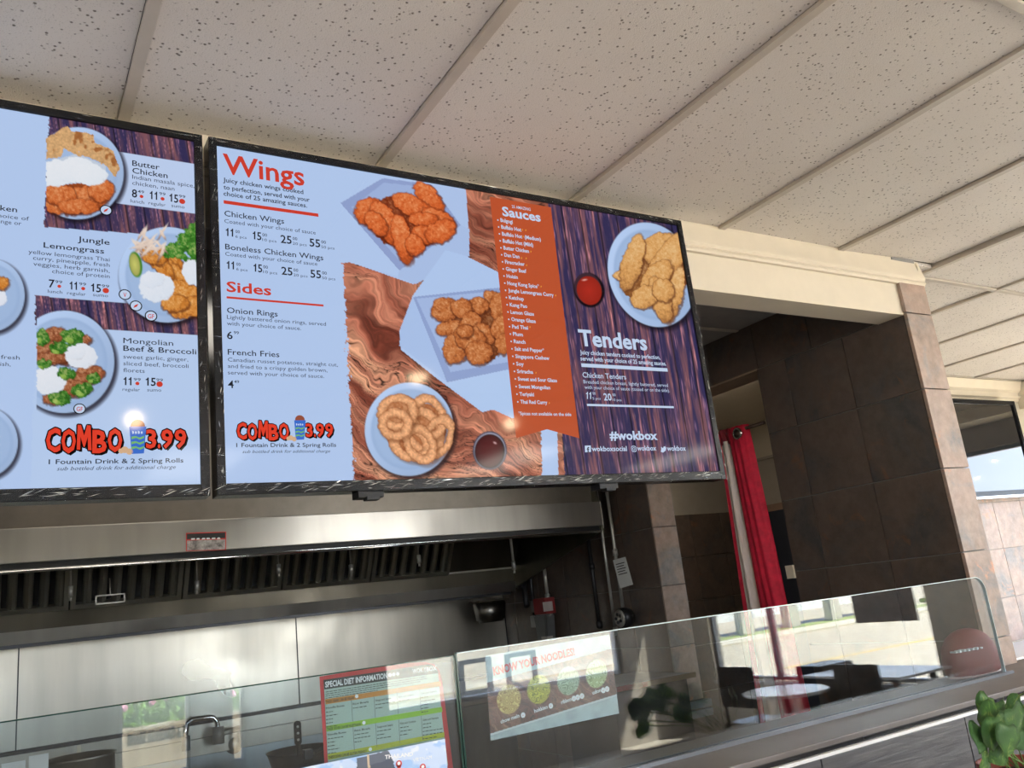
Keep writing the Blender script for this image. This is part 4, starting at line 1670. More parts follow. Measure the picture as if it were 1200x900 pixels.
w_.text('Breaded chicken breast, lightly battered, served', 684, 449.2, 783, 4.2, 0)
w_.text('with your choice of sauce (tossed or on the side).', 685.3, 455.6, 785, 4.2, 0)
w_.text('11', 686.7, 467.4, 694, 8.2, .02)
w_.text('00', 694.6, 462.5, 698, 3.2, .004)
w_.text('5 pcs', 694.6, 468.2, 704, 3, 0)
w_.text('20', 708, 469, 717.2, 8.2, .02)
w_.text('00', 717.9, 464.2, 721.6, 3.2, .004)
w_.text('10 pcs', 717.9, 469.8, 728.3, 3, 0)
w_.bar(687.7, 473.2, 789.4, 2.5)
w_.text('#wokbox', 715, 515, 771, 10, .034)
w_.poly([(685.3, 522.3), (685.6, 530), (692.6, 529.6), (692.3, 522)])
w_.text('wokboxsocial', 693.7, 528.7, 735, 5.8, .02)
w_.text('wokbox', 747, 528, 769.4, 5.8, .02)
w_.text('wokbox', 782, 528.2, 804, 5.8, .02)
n0 = len(w_.v)
for (cx, cy, R_, r_in) in ((742.8, 526, 3.6, 2.8), (742.8, 526, 1.9, 1.2)):
    c = onY(cx, cy, YT2)
    s = pxs(cx, cy, YT2)
    n = len(w_.v)
    for k in range(16):
        t = -2 * PI * k / 16
        sq = 1.0 if R_ < 3 else (abs(math.cos(t)) ** 4 + abs(math.sin(t)) ** 4) ** -.25
        for rr in (R_, r_in):
            w_.v.append((c[0] + rr * s * sq * math.cos(t), YT2, c[2] + rr * s * sq * math.sin(t)))
    for k in range(16):
        a, b_ = n + 2 * k, n + 2 * ((k + 1) % 16)
        w_.f.append((a, b_, b_ + 1, a + 1))
# bird mark
w_.poly([(774.3, 529.4), (777, 530.4), (780, 528.2), (780.6, 525.2), (779.5, 523), (777.8, 523.2), (777, 525.2), (774.6, 523.6), (775, 526.4)][::-1])
w_.build('white_lettering', SWHITE, pan)
fb = Flat(YT3)
fb.text('f', 688.1, 530, 691.3, 6, .03)
fb.build('letter_mark', SGREY, pan)
ch_ = Flat(YT3)
SCH = screen_mat('display_chili', srgb(232, 150, 60))
for (px, py) in ((612, 270.5), (616, 271), (613, 278.5), (622, 296), (611, 303.5), (616.5, 304), (617, 312), (634, 337), (651, 347.5), (621, 384.5), (628, 438), (643.5, 473.5)):
    ch_.poly([(px, py - 2.6), (px - .6, py - .6), (px + .3, py), (px + 1, py - 1.4)])
ch_.build('chili_mark', SCH, pan)

# ---- left screen
tv1, (ux0, ux1, uz0, uz1) = frame_tv(-1.038, 0.373, 'menu_screen', 'black-framed menu screen of rice dishes at the left edge, reading Butter Chicken and Mongolian Beef')
XL = -0.09
pan1 = grid_mesh('display_panel', YS, XL, ux1, uz0, uz1, 270, 390, paint_mains, screen_mat('lit_display_mains'), tv1)
BOX('display_panel', ux0, XL - .0005, YS, YS + .002, uz0, uz1, screen_mat('display_plain', srgb(*WHITE)), tv1)
d_, l_ = Flat(YT), Flat(YT)
for s, x, y, x1 in (('Butter', 155, 194, 187), ('Chicken', 155, 202.6, 196.5), ('Jungle', 91, 283, 128.5), ('Lemongrass', 51, 290, 122),
                    ('Mongolian', 144.5, 402, 203), ('Beef & Broccoli', 144.5, 411, 230)):
    d_.text(s, x, y, x1, 6.4, .0 if s[0] == 'M' else .008)
for s, x, y, x1 in (('Indian masala spice,', 155, 209.3, 228), ('chicken, naan', 155, 216.4, 204.5), ('yellow lemongrass Thai', 33.3, 297, 128.5),
                    ('curry, pineapple, fresh', 38.6, 304.2, 128.5), ('veggies, herb garnish,', 39, 311.2, 128.5), ('choice of protein', 61, 320, 128.5),
                    ('sweet garlic, ginger,', 144.5, 420, 220.5), ('sliced beef, broccoli', 144.5, 428, 221), ('florets', 144.5, 436, 169.6),
                    ('choice of', -8, 253.8, 34), ('orange or', -12, 260, 25), ('fresh', 1, 420.5, 23), ('garnish,', -18, 428, 12.5)):
    l_.text(s, x, y, x1, 4.8, 0)
d_.text('Chicken', -28, 243, 20, 6.4, .008)
for (s, a, y, c, c2) in (('8', 154.5, 230.8, 160.7, 169), ('11', 175.4, 233.3, 186, 194), ('15', 198.5, 236.3, 209, 217.3),
                         ('7', 57, 336.6, 64, 73), ('11', 81.5, 339.2, 92, 101), ('15', 106.6, 341.6, 118.4, 128),
                         ('11', 144.6, 451.2, 156, 165), ('15', 170.6, 451.8, 182.6, 191)):
    d_.text(s, a, y, c, 9.4, .016)
    l_.text('49' if s == '8' else '99', c + .6, y - 5, c2, 3.4, .006)
for (s, a, y, c) in (('lunch', 153, 237, 169), ('regular', 174, 239.5, 194), ('sumo', 201, 242.5, 216.3), ('lunch', 56, 343, 73), ('regular', 78.6, 345, 100.5), ('sumo', 109, 347, 126.6),
                     ('regular', 143.6, 458, 164), ('sumo', 172.5, 458.6, 189)):
    l_.text(s, a, y, c, 3.9, 0)
d_.text('1 Fountain Drink & 2 Spring Rolls', 57, 543.9, 215, 5.6, .010)
l_.text('sub bottled drink for additional charge', 66.5, 551.4, 206, 4.6, 0, None, .3)
d_.build('dark_lettering', SBLACK, pan1)
l_.build('light_lettering', SGREY, pan1)
combo_all(pan1, 52.8, 528.5, 143.5, 26.5, 171, 524.5, 218.6, 21, (161.5, 497, 20, 35))
dots = Flat(YT2)
for (x, y, rx) in ((165.8, 230.2, 2.3), (190.5, 233, 2.4), (213.5, 236, 3.6), (69.5, 335.5, 2.3), (97.5, 338.2, 2.4), (124, 340.5, 3.8), (161, 449.4, 2.4), (187, 450.2, 3.8)):
    dots.disc(x, y, rx, 14)
dots.build('bowl_mark', SRED, pan1)
ro, ri, rt = Flat(YT2), Flat(YT3), Flat(YT3 - .0008)
for (x, y, s) in ((124.2, 246.3, ''), (146.4, 345.2, 'V'), (159.3, 358.4, ''), (177, 370.2, 'GF'), (93.3, 479, 'GF')):
    ro.disc(x, y, 7.4)
    ri.disc(x, y, 6.1)
    if s:
        w = 1.9 * len(s)
        rt.text(s, x - w, y + 2.6, x + w, 5, .01)
    else:
        rt.poly([(x - 3, y + 2.4), (x + 1, y + 1), (x + 3, y - 2.4), (x - 1.5, y - .6)])
ro.build('diet_ring', SOUT, pan1)
ri.build('diet_disc', SWHITE, pan1)
rt.build('diet_mark', SRED, pan1)

# ================================================================ EXHAUST HOOD
HX = 2.85
hd = thing('exhaust_hood', 'long stainless steel exhaust hood with baffle filters under the menu screens', 'hood', (0.0, 4.3, 0.05))
HL = -3.3
BOX('front_band', HL, HX, 3.745, 3.775, 0.350, 0.480, M['steel'], hd, bev=.003)
BOX('band_gap', HL, HX - .005, 3.765, 3.80, 0.326, 0.350, M['matblack'], hd)
b = bmesh.new()
tube(b, [(HL, 3.752, 0.318), (HX - .01, 3.752, 0.318)], 0.007, 8)
box(b, HL, HX - .005, 3.75, 3.80, 0.318, 0.325)
done('lower_rim', b, M['chrome'], hd)
BOX('upper_front', HL, HX - .01, 3.80, 3.815, 0.480, 1.10, plain('dull_brown_steel', (0.20, 0.175, 0.145), 0.4, 0.6, vary=.1), hd)
BOX('shelf_lip', HL, HX, 3.775, 3.80, 0.465, 0.480, M['steel_dark'], hd)
# sloping end panel
b = bmesh.new()
prism(b, [(HX - .012, 3.75, 0.322), (HX - .012, 4.86, 0.052), (HX - .012, 5.06, 0.052), (HX - .012, 5.06, 1.09), (HX - .012, 3.78, 1.09), (HX - .012, 3.75, 0.48)], (.012, 0, 0))
done('end_panel', b, m_steel('olive_tinted_steel', (0.20, 0.20, 0.16), 0.3, 'y', .3), hd)
BOX('end_cap', HX, HX + .006, 3.742, 3.775, 0.333, 0.482, M['chrome'], hd)
# rear trough
BOX('rear_trough', HL, HX - .012, 4.72, 4.735, 0.118, 0.21, M['steel_dark'], hd)
b = bmesh.new()
prism(b, [(HL, 4.705, 0.125), (HL, 4.72, 0.066), (HL, 4.735, 0.066), (HL, 4.72, 0.125)], (HX - .012 - HL, 0, 0))
done('trough_lip', b, M['steel'], hd)
BOX('drip_edge', HL, HX - .02, 4.76, 4.79, 0.050, 0.066, M['iron'], hd)
BOX('rear_wall', HL, HX - .012, 4.84, 4.86, 0.06, 1.09, M['steel_dark'], hd)
# blank plate right of the filters
b = bmesh.new()
prism(b, [(2.37, 4.70, 0.21), (2.37, 4.36, 0.78), (2.37, 4.375, 0.79), (2.37, 4.715, 0.22)], (HX - .012 - 2.37, 0, 0))
done('blank_plate', b, M['steel_dark'], hd)
BOX('seam_strip', 2.37, HX - .014, 4.69, 4.70, 0.205, 0.215, M['steel'], hd)
# filters: framed banks of upright baffles, tilted back
FW = 0.508
sl = Vector((0, -0.34, 0.57))
for k in range(11):
    x1 = 2.36 - FW * k
    x0 = x1 - FW + 0.008
    if x1 < HL:
        break
    b = bmesh.new()
    nrm = Vector((0, -0.57, -0.34)).normalized()
    base = Vector((0, 4.70, 0.215))

    def slab(u0, u1, s0, s1, d0, d1):
        pts = []
        for (u, s) in ((u0, s0), (u1, s0), (u1, s1), (u0, s1)):
            pts.append(Vector((u, 0, 0)) + base + sl * s + nrm * d0)
        prism(b, pts, nrm * (d1 - d0))
    slab(x0, x1, 0, .035, 0, .03)
    slab(x0, x1, .95, 1, 0, .03)
    slab(x0, x0 + .022, .035, .95, 0, .03)
    slab(x1 - .022, x1, .035, .95, 0, .03)
    fr = done('baffle_filter', b, M['steel_filter'], hd)
    nb = 7
    w = (FW - .052) / nb
    for j in range(nb):
        b = bmesh.new()
        u0 = x0 + .022 + w * j + w * .42
        u1 = x0 + .022 + w * (j + 1) + .004
        um = (u0 + u1) / 2
        pts = []
        prof_ = [(u0, .004), (u0 + .006, .018), (um, .026), (u1 - .006, .018), (u1, .004), (um, .0)]
        lo = [b.verts.new(Vector((u, 0, 0)) + base + sl * .035 + nrm * d) for u, d in prof_]
        hi = [b.verts.new(Vector((u, 0, 0)) + base + sl * .95 + nrm * d) for u, d in prof_]
        n_ = len(lo)
        for q in range(n_):
            f = b.faces.new((lo[q], lo[(q + 1) % n_], hi[(q + 1) % n_], hi[q]))
        b.faces.new(lo)
        b.faces.new(hi[::-1])
        bmesh.ops.recalc_face_normals(b, faces=b.faces)
        done('baffle', b, M['steel_filter'], fr)
BOX('filter_backing', HL, 2.37, 4.80, 4.82, 0.2, 1.08, M['matblack'], hd)
# handle, chain hooks
c = onY(129, 702, 4.60)
b = bmesh.new()
for (a0, a1, e0, e1) in ((-.065, .065, -.022, -.016), (-.065, .065, .016, .022), (-.065, -.059, -.022, .022), (.059, .065, -.022, .022)):
    box(b, c[0] + a0, c[0] + a1, 4.585, 4.597, c[2] + e0, c[2] + e1)
tube(b, [(c[0], 4.59, c[2] + .02), (c[0], 4.62, c[2] + .10)], .003, 6)
done('pull_handle', b, M['galv'], hd)
for (px, py0, py1, yy) in ((83, 667, 699, 4.2), (230, 655, 692, 4.2), (410, 648, 672, 4.3), (598.5, 632, 668, 4.0), (326, 655, 672, 4.3), (490, 645, 660, 4.3)):
    a = onY(px, py0, yy)
    d = onY(px + 1.2, py1, yy)
    b = bmesh.new()
    tube(b, [(a[0], yy, a[2] + .4), (a[0], yy, d[2] + .03)], .004 if px != 598.5 else .007, 8)
    tube(b, [(a[0], yy, d[2] + .045), (a[0], yy, d[2])], .011, 10)
    tube(b, [(a[0], yy, d[2]), (a[0], yy, d[2] - .018)], .006, 10)
    done('spray_nozzle', b, M['galv'], hd)
# worn notice stuck on the band
YH2 = 3.743
fl = Flat(YH2)
fl.poly([(218, 624.5), (218, 646), (265, 644.6), (265, 623)])
st = fl.build('notice', M['redink'], hd)
fl = Flat(YH2 - .001)
fl.poly([(219, 633.5), (219, 645.2), (264, 643.8), (264, 632)])
fl.build('notice_paper', plain('worn_label', (0.30, 0.27, 0.26), 0.5, vary=.7, nscale=60), st)
fl = Flat(YH2 - .001)
fl.poly([(219, 625.5), (219, 632), (264, 630.6), (264, 624)])
fl.build('notice_heading', M['blackink'], st)
fl = Flat(YH2 - .002)
for k in range(6):
    u = 224 + 6 * k
    fl.poly([(u, 632.6 - .03 * (u - 224)), (u + 4.4, 632.4 - .03 * (u - 224)), (u + 4.4 - k % 2, 630.6 - .03 * (u - 224)), (u + k % 3 * .6, 630.8 - .03 * (u - 224))][::-1])
fl.build('notice_scuffs', M['whiteink'], st)
st['label'] = 'small scratched red-edged notice'
# grease cup hanging below the rear right corner
t = thing('grease_cup', 'stainless grease cup hanging under the rear right corner of the hood', 'cup', (2.72, 4.85, -0.11))
b = bmesh.new()
vs = box(b, 2.63, 2.815, 4.80, 4.93, -0.105, 0.026)
for v in vs:
    if v.co.z < 0:
        v.co.x = 2.722 + (v.co.x - 2.722) * .86
        v.co.y = 4.865 + (v.co.y - 4.865) * .85
bmesh.ops.bevel(b, geom=list(b.edges), offset=.014, segments=3, affect='EDGES')
done('pan', b, M['steel'], t, smooth=True)
BOX('rim', 2.615, 2.83, 4.79, 4.94, 0.022, 0.032, M['steel_dark'], t, bev=.002)

# ================================================================ KITCHEN WALL PIPES AND FITTINGS
XP = 2.92


def wallpipe(name, pts, r, mat, label, cat='pipe', x=XP, coupl=()):
    t0 = onX(pts[-1][0], pts[-1][1], x)
    t = thing(name, label, cat, tuple(t0))
    P = [tuple(onX(px, py, x)) for px, py in pts]
    y = P[-1][1]
    P = [(x, y, p[2]) for p in P]
    b = bmesh.new()
    tube(b, P, r, 10)
    done('tube', b, mat, t)
    for f_ in coupl:
        z = P[0][2] + (P[-1][2] - P[0][2]) * f_
        b = bmesh.new()
        tube(b, [(x, y, z - .018), (x, y, z + .018)], r * 1.5, 10)
        done('coupling', b, mat, t)
    return t, P


wallpipe('conduit', [(700, 545), (722, 745)], .0085, M['galv'], 'thin steel conduit running down past the right end of the hood', coupl=(.08, .97))
wallpipe('conduit', [(712, 545), (730, 712)], .010, M['galv'], 'steel conduit with a paper tag tied to it, ending in the round gauge', coupl=(.62,))
t, P = wallpipe('gas_pipe', [(687, 612), (703, 737)], .012, M['iron'], 'dark iron pipe on the tiled wall between hood and conduits', coupl=(.42, .96))
t, P = wallpipe('conduit', [(637, 655), (642, 702)], .011, M['galv'], 'short steel conduit dropping into the red pull station', coupl=(.95,))
# tag
t = thing('paper_tag', 'white inspection tag hanging on the conduit', 'tag', tuple(onX(732, 688, XP)))
a = [onX(718.5, 656.5, XP - .02), onX(733, 652.5, XP - .02), onX(742, 685, XP - .02), onX(727, 689.5, XP - .02)]
b = bmesh.new()
prism(b, [tuple(p) for p in a], (-.002, 0, 0))
done('card', b, M['paper'], t)
b = bmesh.new()
for k in range(5):
    f0, f1 = .16 + .09 * k, .19 + .09 * k
    A, B_, C_, D_ = [np.array(p) for p in a]
    pts = [A + (D_ - A) * f0 + (B_ - A) * .15, A + (D_ - A) * f0 + (B_ - A) * (.85 - .1 * (k % 2)), A + (D_ - A) * f1 + (B_ - A) * (.85 - .1 * (k % 2)), A + (D_ - A) * f1 + (B_ - A) * .15]
    b.faces.new([b.verts.new(tuple(p + np.array([-.003, 0, 0]))) for p in pts])
done('print_lines', b, M['iron'], t)
# gauge / bell
c = onX(731, 724, XP - .02)
t = thing('round_gauge', 'round metal gauge below the tag, at the foot of the conduit', 'gauge', (XP, c[1], c[2] - .05))
b = bmesh.new()
lathe(b, (XP - .035, c[1], c[2]), [(.001, -.012), (.04, -.010), (.052, .0), (.054, .02), (.048, .05)], 28, 'X')
done('body', b, M['iron'], t)
b = bmesh.new()
lathe(b, (XP - .05, c[1] + 0.0, c[2]), [(.001, -.004), (.042, -.003), (.046, .004)], 28, 'X')
dial = done('dial', b, M['galv'], t)
b = bmesh.new()
for k in range(5):
    a_ = 2 * PI * k / 5
    lathe(b, (XP - .058, c[1] + .021 * math.cos(a_), c[2] + .021 * math.sin(a_)), [(.001, -.003), (.008, -.002), (.009, .003)], 12, 'X')
done('boss', b, M['iron'], dial)
# red pull station
c = onX(642, 712, XP)
t = thing('pull_station', 'small red fire pull station on the dark tiles, grey box beneath it', 'alarm', (XP, c[1], c[2] - .12))
y0 = c[1]
BOX('red_housing', XP - .055, XP + .02, y0 - .055, y0 + .075, c[2] - .035, c[2] + .06, M['red'], t, bev=.006)
BOX('label_plate', XP - .07, XP - .0, y0 - .057, y0 - .0555, c[2] - .02, c[2] + .035, plain('pale_plate', (.55, .48, .45), .5), t)
b = bmesh.new()
vs = box(b, XP - .05, XP + .02, y0 - .04, y0 + .10, c[2] - .19, c[2] - .038)
for v in vs:
    if v.co.z < c[2] - .1:
        v.co.y = y0 + .03 + (v.co.y - y0 - .03) * .75
bmesh.ops.bevel(b, geom=list(b.edges), offset=.008, segments=2, affect='EDGES')
done('grey_box', b, plain('grey_enamel', (.14, .14, .14), .4), t)
BOX('foot', XP - .052, XP - .01, y0 - .035, y0 + .03, c[2] - .19, c[2] - .165, plain('pale_plate_b', (.5, .48, .44), .5), t)
t = thing('pipe_cluster', 'black valve and pipe cluster left of the red pull station', 'valve', (XP, y0 + .22, c[2] - .06))
b = bmesh.new()
tube(b, [(XP, y0 + .16, .30), (XP, y0 + .16, c[2] - .05)], .012, 8)
tube(b, [(XP, y0 + .25, .22), (XP, y0 + .25, c[2] + .10), (XP - .02, y0 + .21, c[2] + .02)], .018, 8)
done('tube', b, M['iron'], t)
b = bmesh.new()
box(b, XP - .03, XP + .02, y0 + .10, y0 + .145, c[2] - .02, c[2] + .05, .004)
box(b, XP - .03, XP + .02, y0 + .12, y0 + .17, c[2] - .11, c[2] - .04, .004)
done('valve_block', b, plain('grey_valve', (.3, .3, .29), .35, .6), t)
b = bmesh.new()
lathe(b, (XP - .02, y0 + .27, c[2] + .16), [(.001, -.01), (.03, -.008), (.03, .01), (.001, .012)], 16, 'X')
done('hand_wheel', b, M['iron'], t)

# ================================================================ CURTAIN
t = thing('curtain_rod', 'dark bronze curtain rod spanning the doorway in the tiled wall', 'curtain rod', (2.935, 3.0, 0.64))
b = bmesh.new()
tube(b, [(2.945, DY0 + .004, 0.650), (2.945, DY1 - .02, 0.650)], .008, 10)
done('rod_tube', b, M['rod'], t)
t = thing('curtain', 'red velour curtain with cream lining gathered in the doorway of the tiled wall', 'curtain', (2.93, 2.8, FZ + .05))


def drape(name, path_top, path_bot, z0, z1, mat, thick=.004):
    nz = 14
    b = bmesh.new()

    def samp(path, n):
        P = [Vector((x, y, 0)) for x, y in path]
        out = []
        m = len(P) - 1
        for i in range(n):
            s = i / (n - 1) * m
            k = min(int(s), m - 1)
            f = s - k
            p0 = P[max(k - 1, 0)]
            p1, p2 = P[k], P[k + 1]
            p3 = P[min(k + 2, m)]
            out.append(0.5 * ((2 * p1) + (-p0 + p2) * f + (2 * p0 - 5 * p1 + 4 * p2 - p3) * f * f + (-p0 + 3 * p1 - 3 * p2 + p3) * f ** 3))
        return out
    n = 30
    T_, B_ = samp(path_top, n), samp(path_bot, n)
    rows = []
    for j in range(nz):
        f = j / (nz - 1)
        z = z1 + (z0 - z1) * f
        rows.append([b.verts.new((T_[i].x * (1 - f) + B_[i].x * f + .004 * math.sin(f * 9 + i), T_[i].y * (1 - f) + B_[i].y * f, z)) for i in range(n)])
    for j in range(nz - 1):
        for i in range(n - 1):
            b.faces.new((rows[j][i], rows[j + 1][i], rows[j + 1][i + 1], rows[j][i + 1]))
    bmesh.ops.recalc_face_normals(b, faces=b.faces)
    bmesh.ops.solidify(b, geom=list(b.faces), thickness=thick)
    return done(name, b, mat, t, smooth=True)


ZB = -1.5
drape('red_face', [(2.955, 2.690), (2.925, 2.715), (2.920, 2.75), (2.926, 2.785), (2.935, 2.800)], [(2.955, 2.600), (2.905, 2.64), (2.895, 2.69), (2.905, 2.745), (2.935, 2.785)], ZB, .668, M['velvet'])
drape('lining', [(2.94, 2.802), (2.955, 2.815), (2.925, 2.828), (2.955, 2.842), (2.935, 2.852)], [(2.94, 2.79), (2.965, 2.815), (2.915, 2.845), (2.965, 2.885), (2.93, 2.905)], ZB, .615, M['lining'])
drape('red_hem', [(2.935, 2.800), (2.945, 2.82), (2.930, 2.84), (2.95, 2.86), (2.945, 2.88)], [(2.93, 2.798), (2.942, 2.82), (2.928, 2.84), (2.948, 2.86), (2.943, 2.88)], .60, .672, plain('dark_red_velour', (.22, .01, .02), .8))
drape('red_edge', [(2.935, 2.852), (2.93, 2.856), (2.925, 2.860), (2.94, 2.868)], [(2.93, 2.915), (2.92, 2.922), (2.918, 2.928), (2.94, 2.94)], ZB, .655, M['velvet'])
gc = onX(864.6, 508, 2.915)
b = bmesh.new()
R0, r0 = .023, .005
ri_ = []
for i in range(24):
    a_ = 2 * PI * i / 24
    ri_.append((2.912, gc[1] + R0 * math.cos(a_), gc[2] + R0 * math.sin(a_)))
tube(b, ri_ + [ri_[0]], r0, 8, caps=False)
done('grommet', b, M['chrome'], t, smooth=True)
b = bmesh.new()
lathe(b, (2.908, gc[1], gc[2]), [(.001, 0), (.018, 0), (.018, .004), (.001, .004)], 20, 'X')
done('grommet_hole', b, M['rod'], t)

# ================================================================ WALL TELEVISION
t = thing('wall_television', 'flat television on the far cream wall above the pale tiles, right of the pillar', 'television', (5.5, 3.14, 0.3))
TXa, TXb, Ta, Tb = 4.93, 6.075, 0.303, 0.962
b = bmesh.new()
w = .03
for (a, c_, d, e) in ((TXa, TXa + w, Ta, Tb), (TXb - w, TXb, Ta, Tb), (TXa + w, TXb - w, Tb - w, Tb), (TXa + w, TXb - w, Ta, Ta + .045)):
    box(b, a, c_, 3.105, 3.16, d, e, .003)
done('bezel', b, M['black'], t)
k_ = N('dark_glossy_screen')
k_.principled((.010, .011, .013, 1), .04, 0, None, IOR=1.9)
BOX('screen', TXa + w, TXb - w, 3.115, 3.15, Ta + .045, Tb - w, k_.m, t)
BOX('bottom_strip', TXa, TXb, 3.10, 3.104, Ta - .004, Ta + .012, plain('silver_strip', (.6, .6, .6), .25, .8), t)
BOX('wall_bracket', 5.3, 5.7, 3.16, 3.2, .5, .8, M['iron'], t)

# ================================================================ COUNTER
YG = 1.70
ct = thing('service_counter', 'long service counter with metal-edged dark top and grey wood-look front under the glass', 'counter', (0.4, 1.8, FZ))
BOX('countertop', -3.5, 3.35, 1.515, 1.85, -0.445, -0.403, plain('brown_grey_countertop', (.13, .11, .10), .42, .0, vary=.15, nscale=5), ct, bev=.003)
BOX('dark_edge', -3.5, 3.35, 1.508, 1.515, -0.4255, -0.416, M['black'], ct)
BOX('white_strip', -3.5, 3.35, 1.497, 1.508, -0.4335, -0.4255, M['white'], ct)
BOX('core', -3.45, 3.3, 1.53, 1.84, FZ, -0.445, M['matblack'], ct)
k = -9
x = 1.685 - .583 * 9
while x < 3.3:
    for (za_, zb_) in ((-.436, -1.0), (-1.003, -1.56)):
        BOX('panel', x + .002, min(x + .581, 3.3), 1.502, 1.53, zb_, za_, M['wood'], ct, bev=.0015)
    x += .583
b = bmesh.new()
box(b, -3.5, 2.86, YG - .016, YG - .007, -.403, -.394)
box(b, -3.5, 2.86, YG + .007, YG + .016, -.403, -.394)
done('glass_channel', b, plain('grey_channel', (.16, .17, .19), .35, .6), ct)
# kitchen side: lower worktop behind the glass
bc = thing('kitchen_worktop', 'dark worktop on the kitchen side, seen through the counter glass', 'worktop', (0.2, 2.3, FZ))
BOX('top', -3.5, 2.93, 1.86, 2.55, -.60, -.56, plain('dark_glossy_worktop', (.03, .032, .036), .18, vary=.3, nscale=4), bc, bev=.004)
BOX('base', -3.45, 2.92, 1.9, 2.5, FZ, -.60, M['matblack'], bc)
BOX('upstand', -3.5, 2.93, 1.86, 1.875, -.56, -.50, M['iron'], bc)
pt_ = thing('prep_table', 'steel prep table against the tiled wall behind the glass, left of the pale pillar foot', 'table', (2.7, 3.5, FZ))
BOX('top', 2.455, 2.93, 3.30, 3.75, -.445, -.425, bluesteel, pt_, bev=.003)
BOX('front_edge', 2.455, 2.94, 3.292, 3.30, -.447, -.424, M['chrome'], pt_)
BOX('base_cabinet', 2.47, 2.92, 3.34, 3.74, FZ, -.445, M['iron'], pt_)

# sneeze glass, two sheets
GT = -.0925
gseam = .853
t = thing('counter_glass', 'clear glass sheet standing on the counter, left of the green join', 'glass screen', (-1.3, YG, -.40))
BOX('sheet', -3.4, gseam - .006, YG - .005, YG + .005, -.398, GT - .004, M['glass'], t)
BOX('edge', gseam - .006, gseam - .002, YG - .005, YG + .005, -.398, GT - .004, M['gedge'], t)
BOX('top_edge', -3.4, gseam - .006, YG - .005, YG + .005, GT - .004, GT - .002, M['gedge'], t)
t = thing('counter_glass', 'clear glass sheet with rounded end standing on the counter, right of the green join', 'glass screen', (1.8, YG, -.40))
b = bmesh.new()
gx1 = 2.832
rc = .045
prof_ = [(gseam + .004, -.398), (gx1, -.398), (gx1, GT - rc)] + [(gx1 - rc + rc * math.cos(a_), GT - rc + rc * math.sin(a_)) for a_ in [PI / 2 * i / 8 for i in range(1, 9)]] + [(gseam + .004, GT)]
prism(b, [(x_, YG - .005, z_) for x_, z_ in prof_], (0, .01, 0))
done('sheet', b, M['glass'], t)
b = bmesh.new()
for (p, q) in zip(prof_[1:-1], prof_[2:]):
    dx, dz_ = q[0] - p[0], q[1] - p[1]
    L_ = math.hypot(dx, dz_)
    nx_, nz_ = dz_ / L_, -dx / L_
    e_ = .0022
    prism(b, [(p[0], YG - .0052, p[1]), (q[0], YG - .0052, q[1]), (q[0] + nx_ * e_, YG - .0052, q[1] + nz_ * e_), (p[0] + nx_ * e_, YG - .0052, p[1] + nz_ * e_)], (0, .0104, 0))
done('edge', b, M['gedge_clear'], t)
BOX('join_edge', gseam, gseam + .004, YG - .005, YG + .005, -.398, GT, M['gedge'], t)

# ================================================================ POSTERS BEHIND THE GLASS
YP = YG + .014


def quadmesh(name, corners, y, mat, parent, th=0.0008):
    b = bmesh.new()
    prism(b, [tuple(onY(px, py, y)) for px, py in corners], (0, th, 0))
    return done(name, b, mat, parent)


MINT = print_mat('pale_mint_paper', srgb(168, 188, 176))
ORG_ = print_mat('orange_print', srgb(196, 128, 38))
LIME = print_mat('lime_print', srgb(138, 186, 34))
OLV = print_mat('yellow_green_print', srgb(176, 182, 30))
GRY = print_mat('grey_print', srgb(90, 92, 96))
t = thing('diet_poster', 'red-edged poster headed SPECIAL DIET INFORMATION behind the counter glass', 'poster', tuple(onY(450, 880, YP)))
sheet = quadmesh('sheet', [(374.5, 793), (382, 925), (531, 900), (524, 845), (518.5, 800), (515, 786), (508, 778), (499, 776), (470, 777)], YP, print_mat('red_print', srgb(196, 34, 38)), t)
y = YP - .001
quadmesh('body', [(379.5, 800), (386, 925), (525, 897), (518, 840), (513.5, 788), (503, 781)], y, MINT, t)
quadmesh('heading_band', [(379.2, 796.8), (380.2, 808), (514.5, 788.5), (512, 783), (505, 778.5), (496, 779.5)], y - .0006, M['blackink'], t)
quadmesh('vegan_band', [(381, 819.5), (381.8, 825.5), (517, 804), (516.3, 798.2)], y - .0006, ORG_, t)
quadmesh('vegetarian_band', [(382.3, 850.8), (382.8, 857.4), (518.4, 834.3), (517.8, 828.3)], y - .0006, LIME, t)
quadmesh('gluten_band', [(384, 884), (384.5, 890.5), (521, 863.8), (520.4, 858)], y - .0006, OLV, t)
ye = y - .0014
fw, fk, fr_ = Flat(ye), Flat(ye), Flat(ye)
fw.text('SPECIAL DIET INFORMATION', 381.2, 805.6, 454, 6.6, .03, 794.6)
for q in (457, 461.5, 466):
    fw.disc(q, 791 - (q - 457) * .14, 2, 12)
fw.text('WOK', 483.5, 789.3, 496, 5.2, .03, 787.4)
fw.text('BOX', 500, 787, 512, 5.2, .03, 785.2)
fw.text('Y', 496.8, 788, 499.5, 6, .04, 787.6)
fk.text('THESE DISHES CAN BE VEGAN', 382, 824.3, 415, 3.2, .02, 819)
fk.text('THESE DISHES CAN BE VEGETARIAN', 383.3, 856.3, 423, 3.2, .02, 850)
fk.text('THESE DISHES CAN BE GLUTEN FRIENDLY', 385, 889.3, 430, 3.2, .02, 881.5)
for (q, qy) in ((418, 816), (426.5, 847), (434, 878)):
    fw.disc(q, qy, 2, 12)
cols = [(382, 0), (413.5, 1), (440, 2), (467, 3), (493.5, 4)]
heads = ['Noodle Boxes', 'Rice Bowls', 'Soups and Salads', 'Kids and Combos', 'Sides and Starters']
rr = random.Random(11)


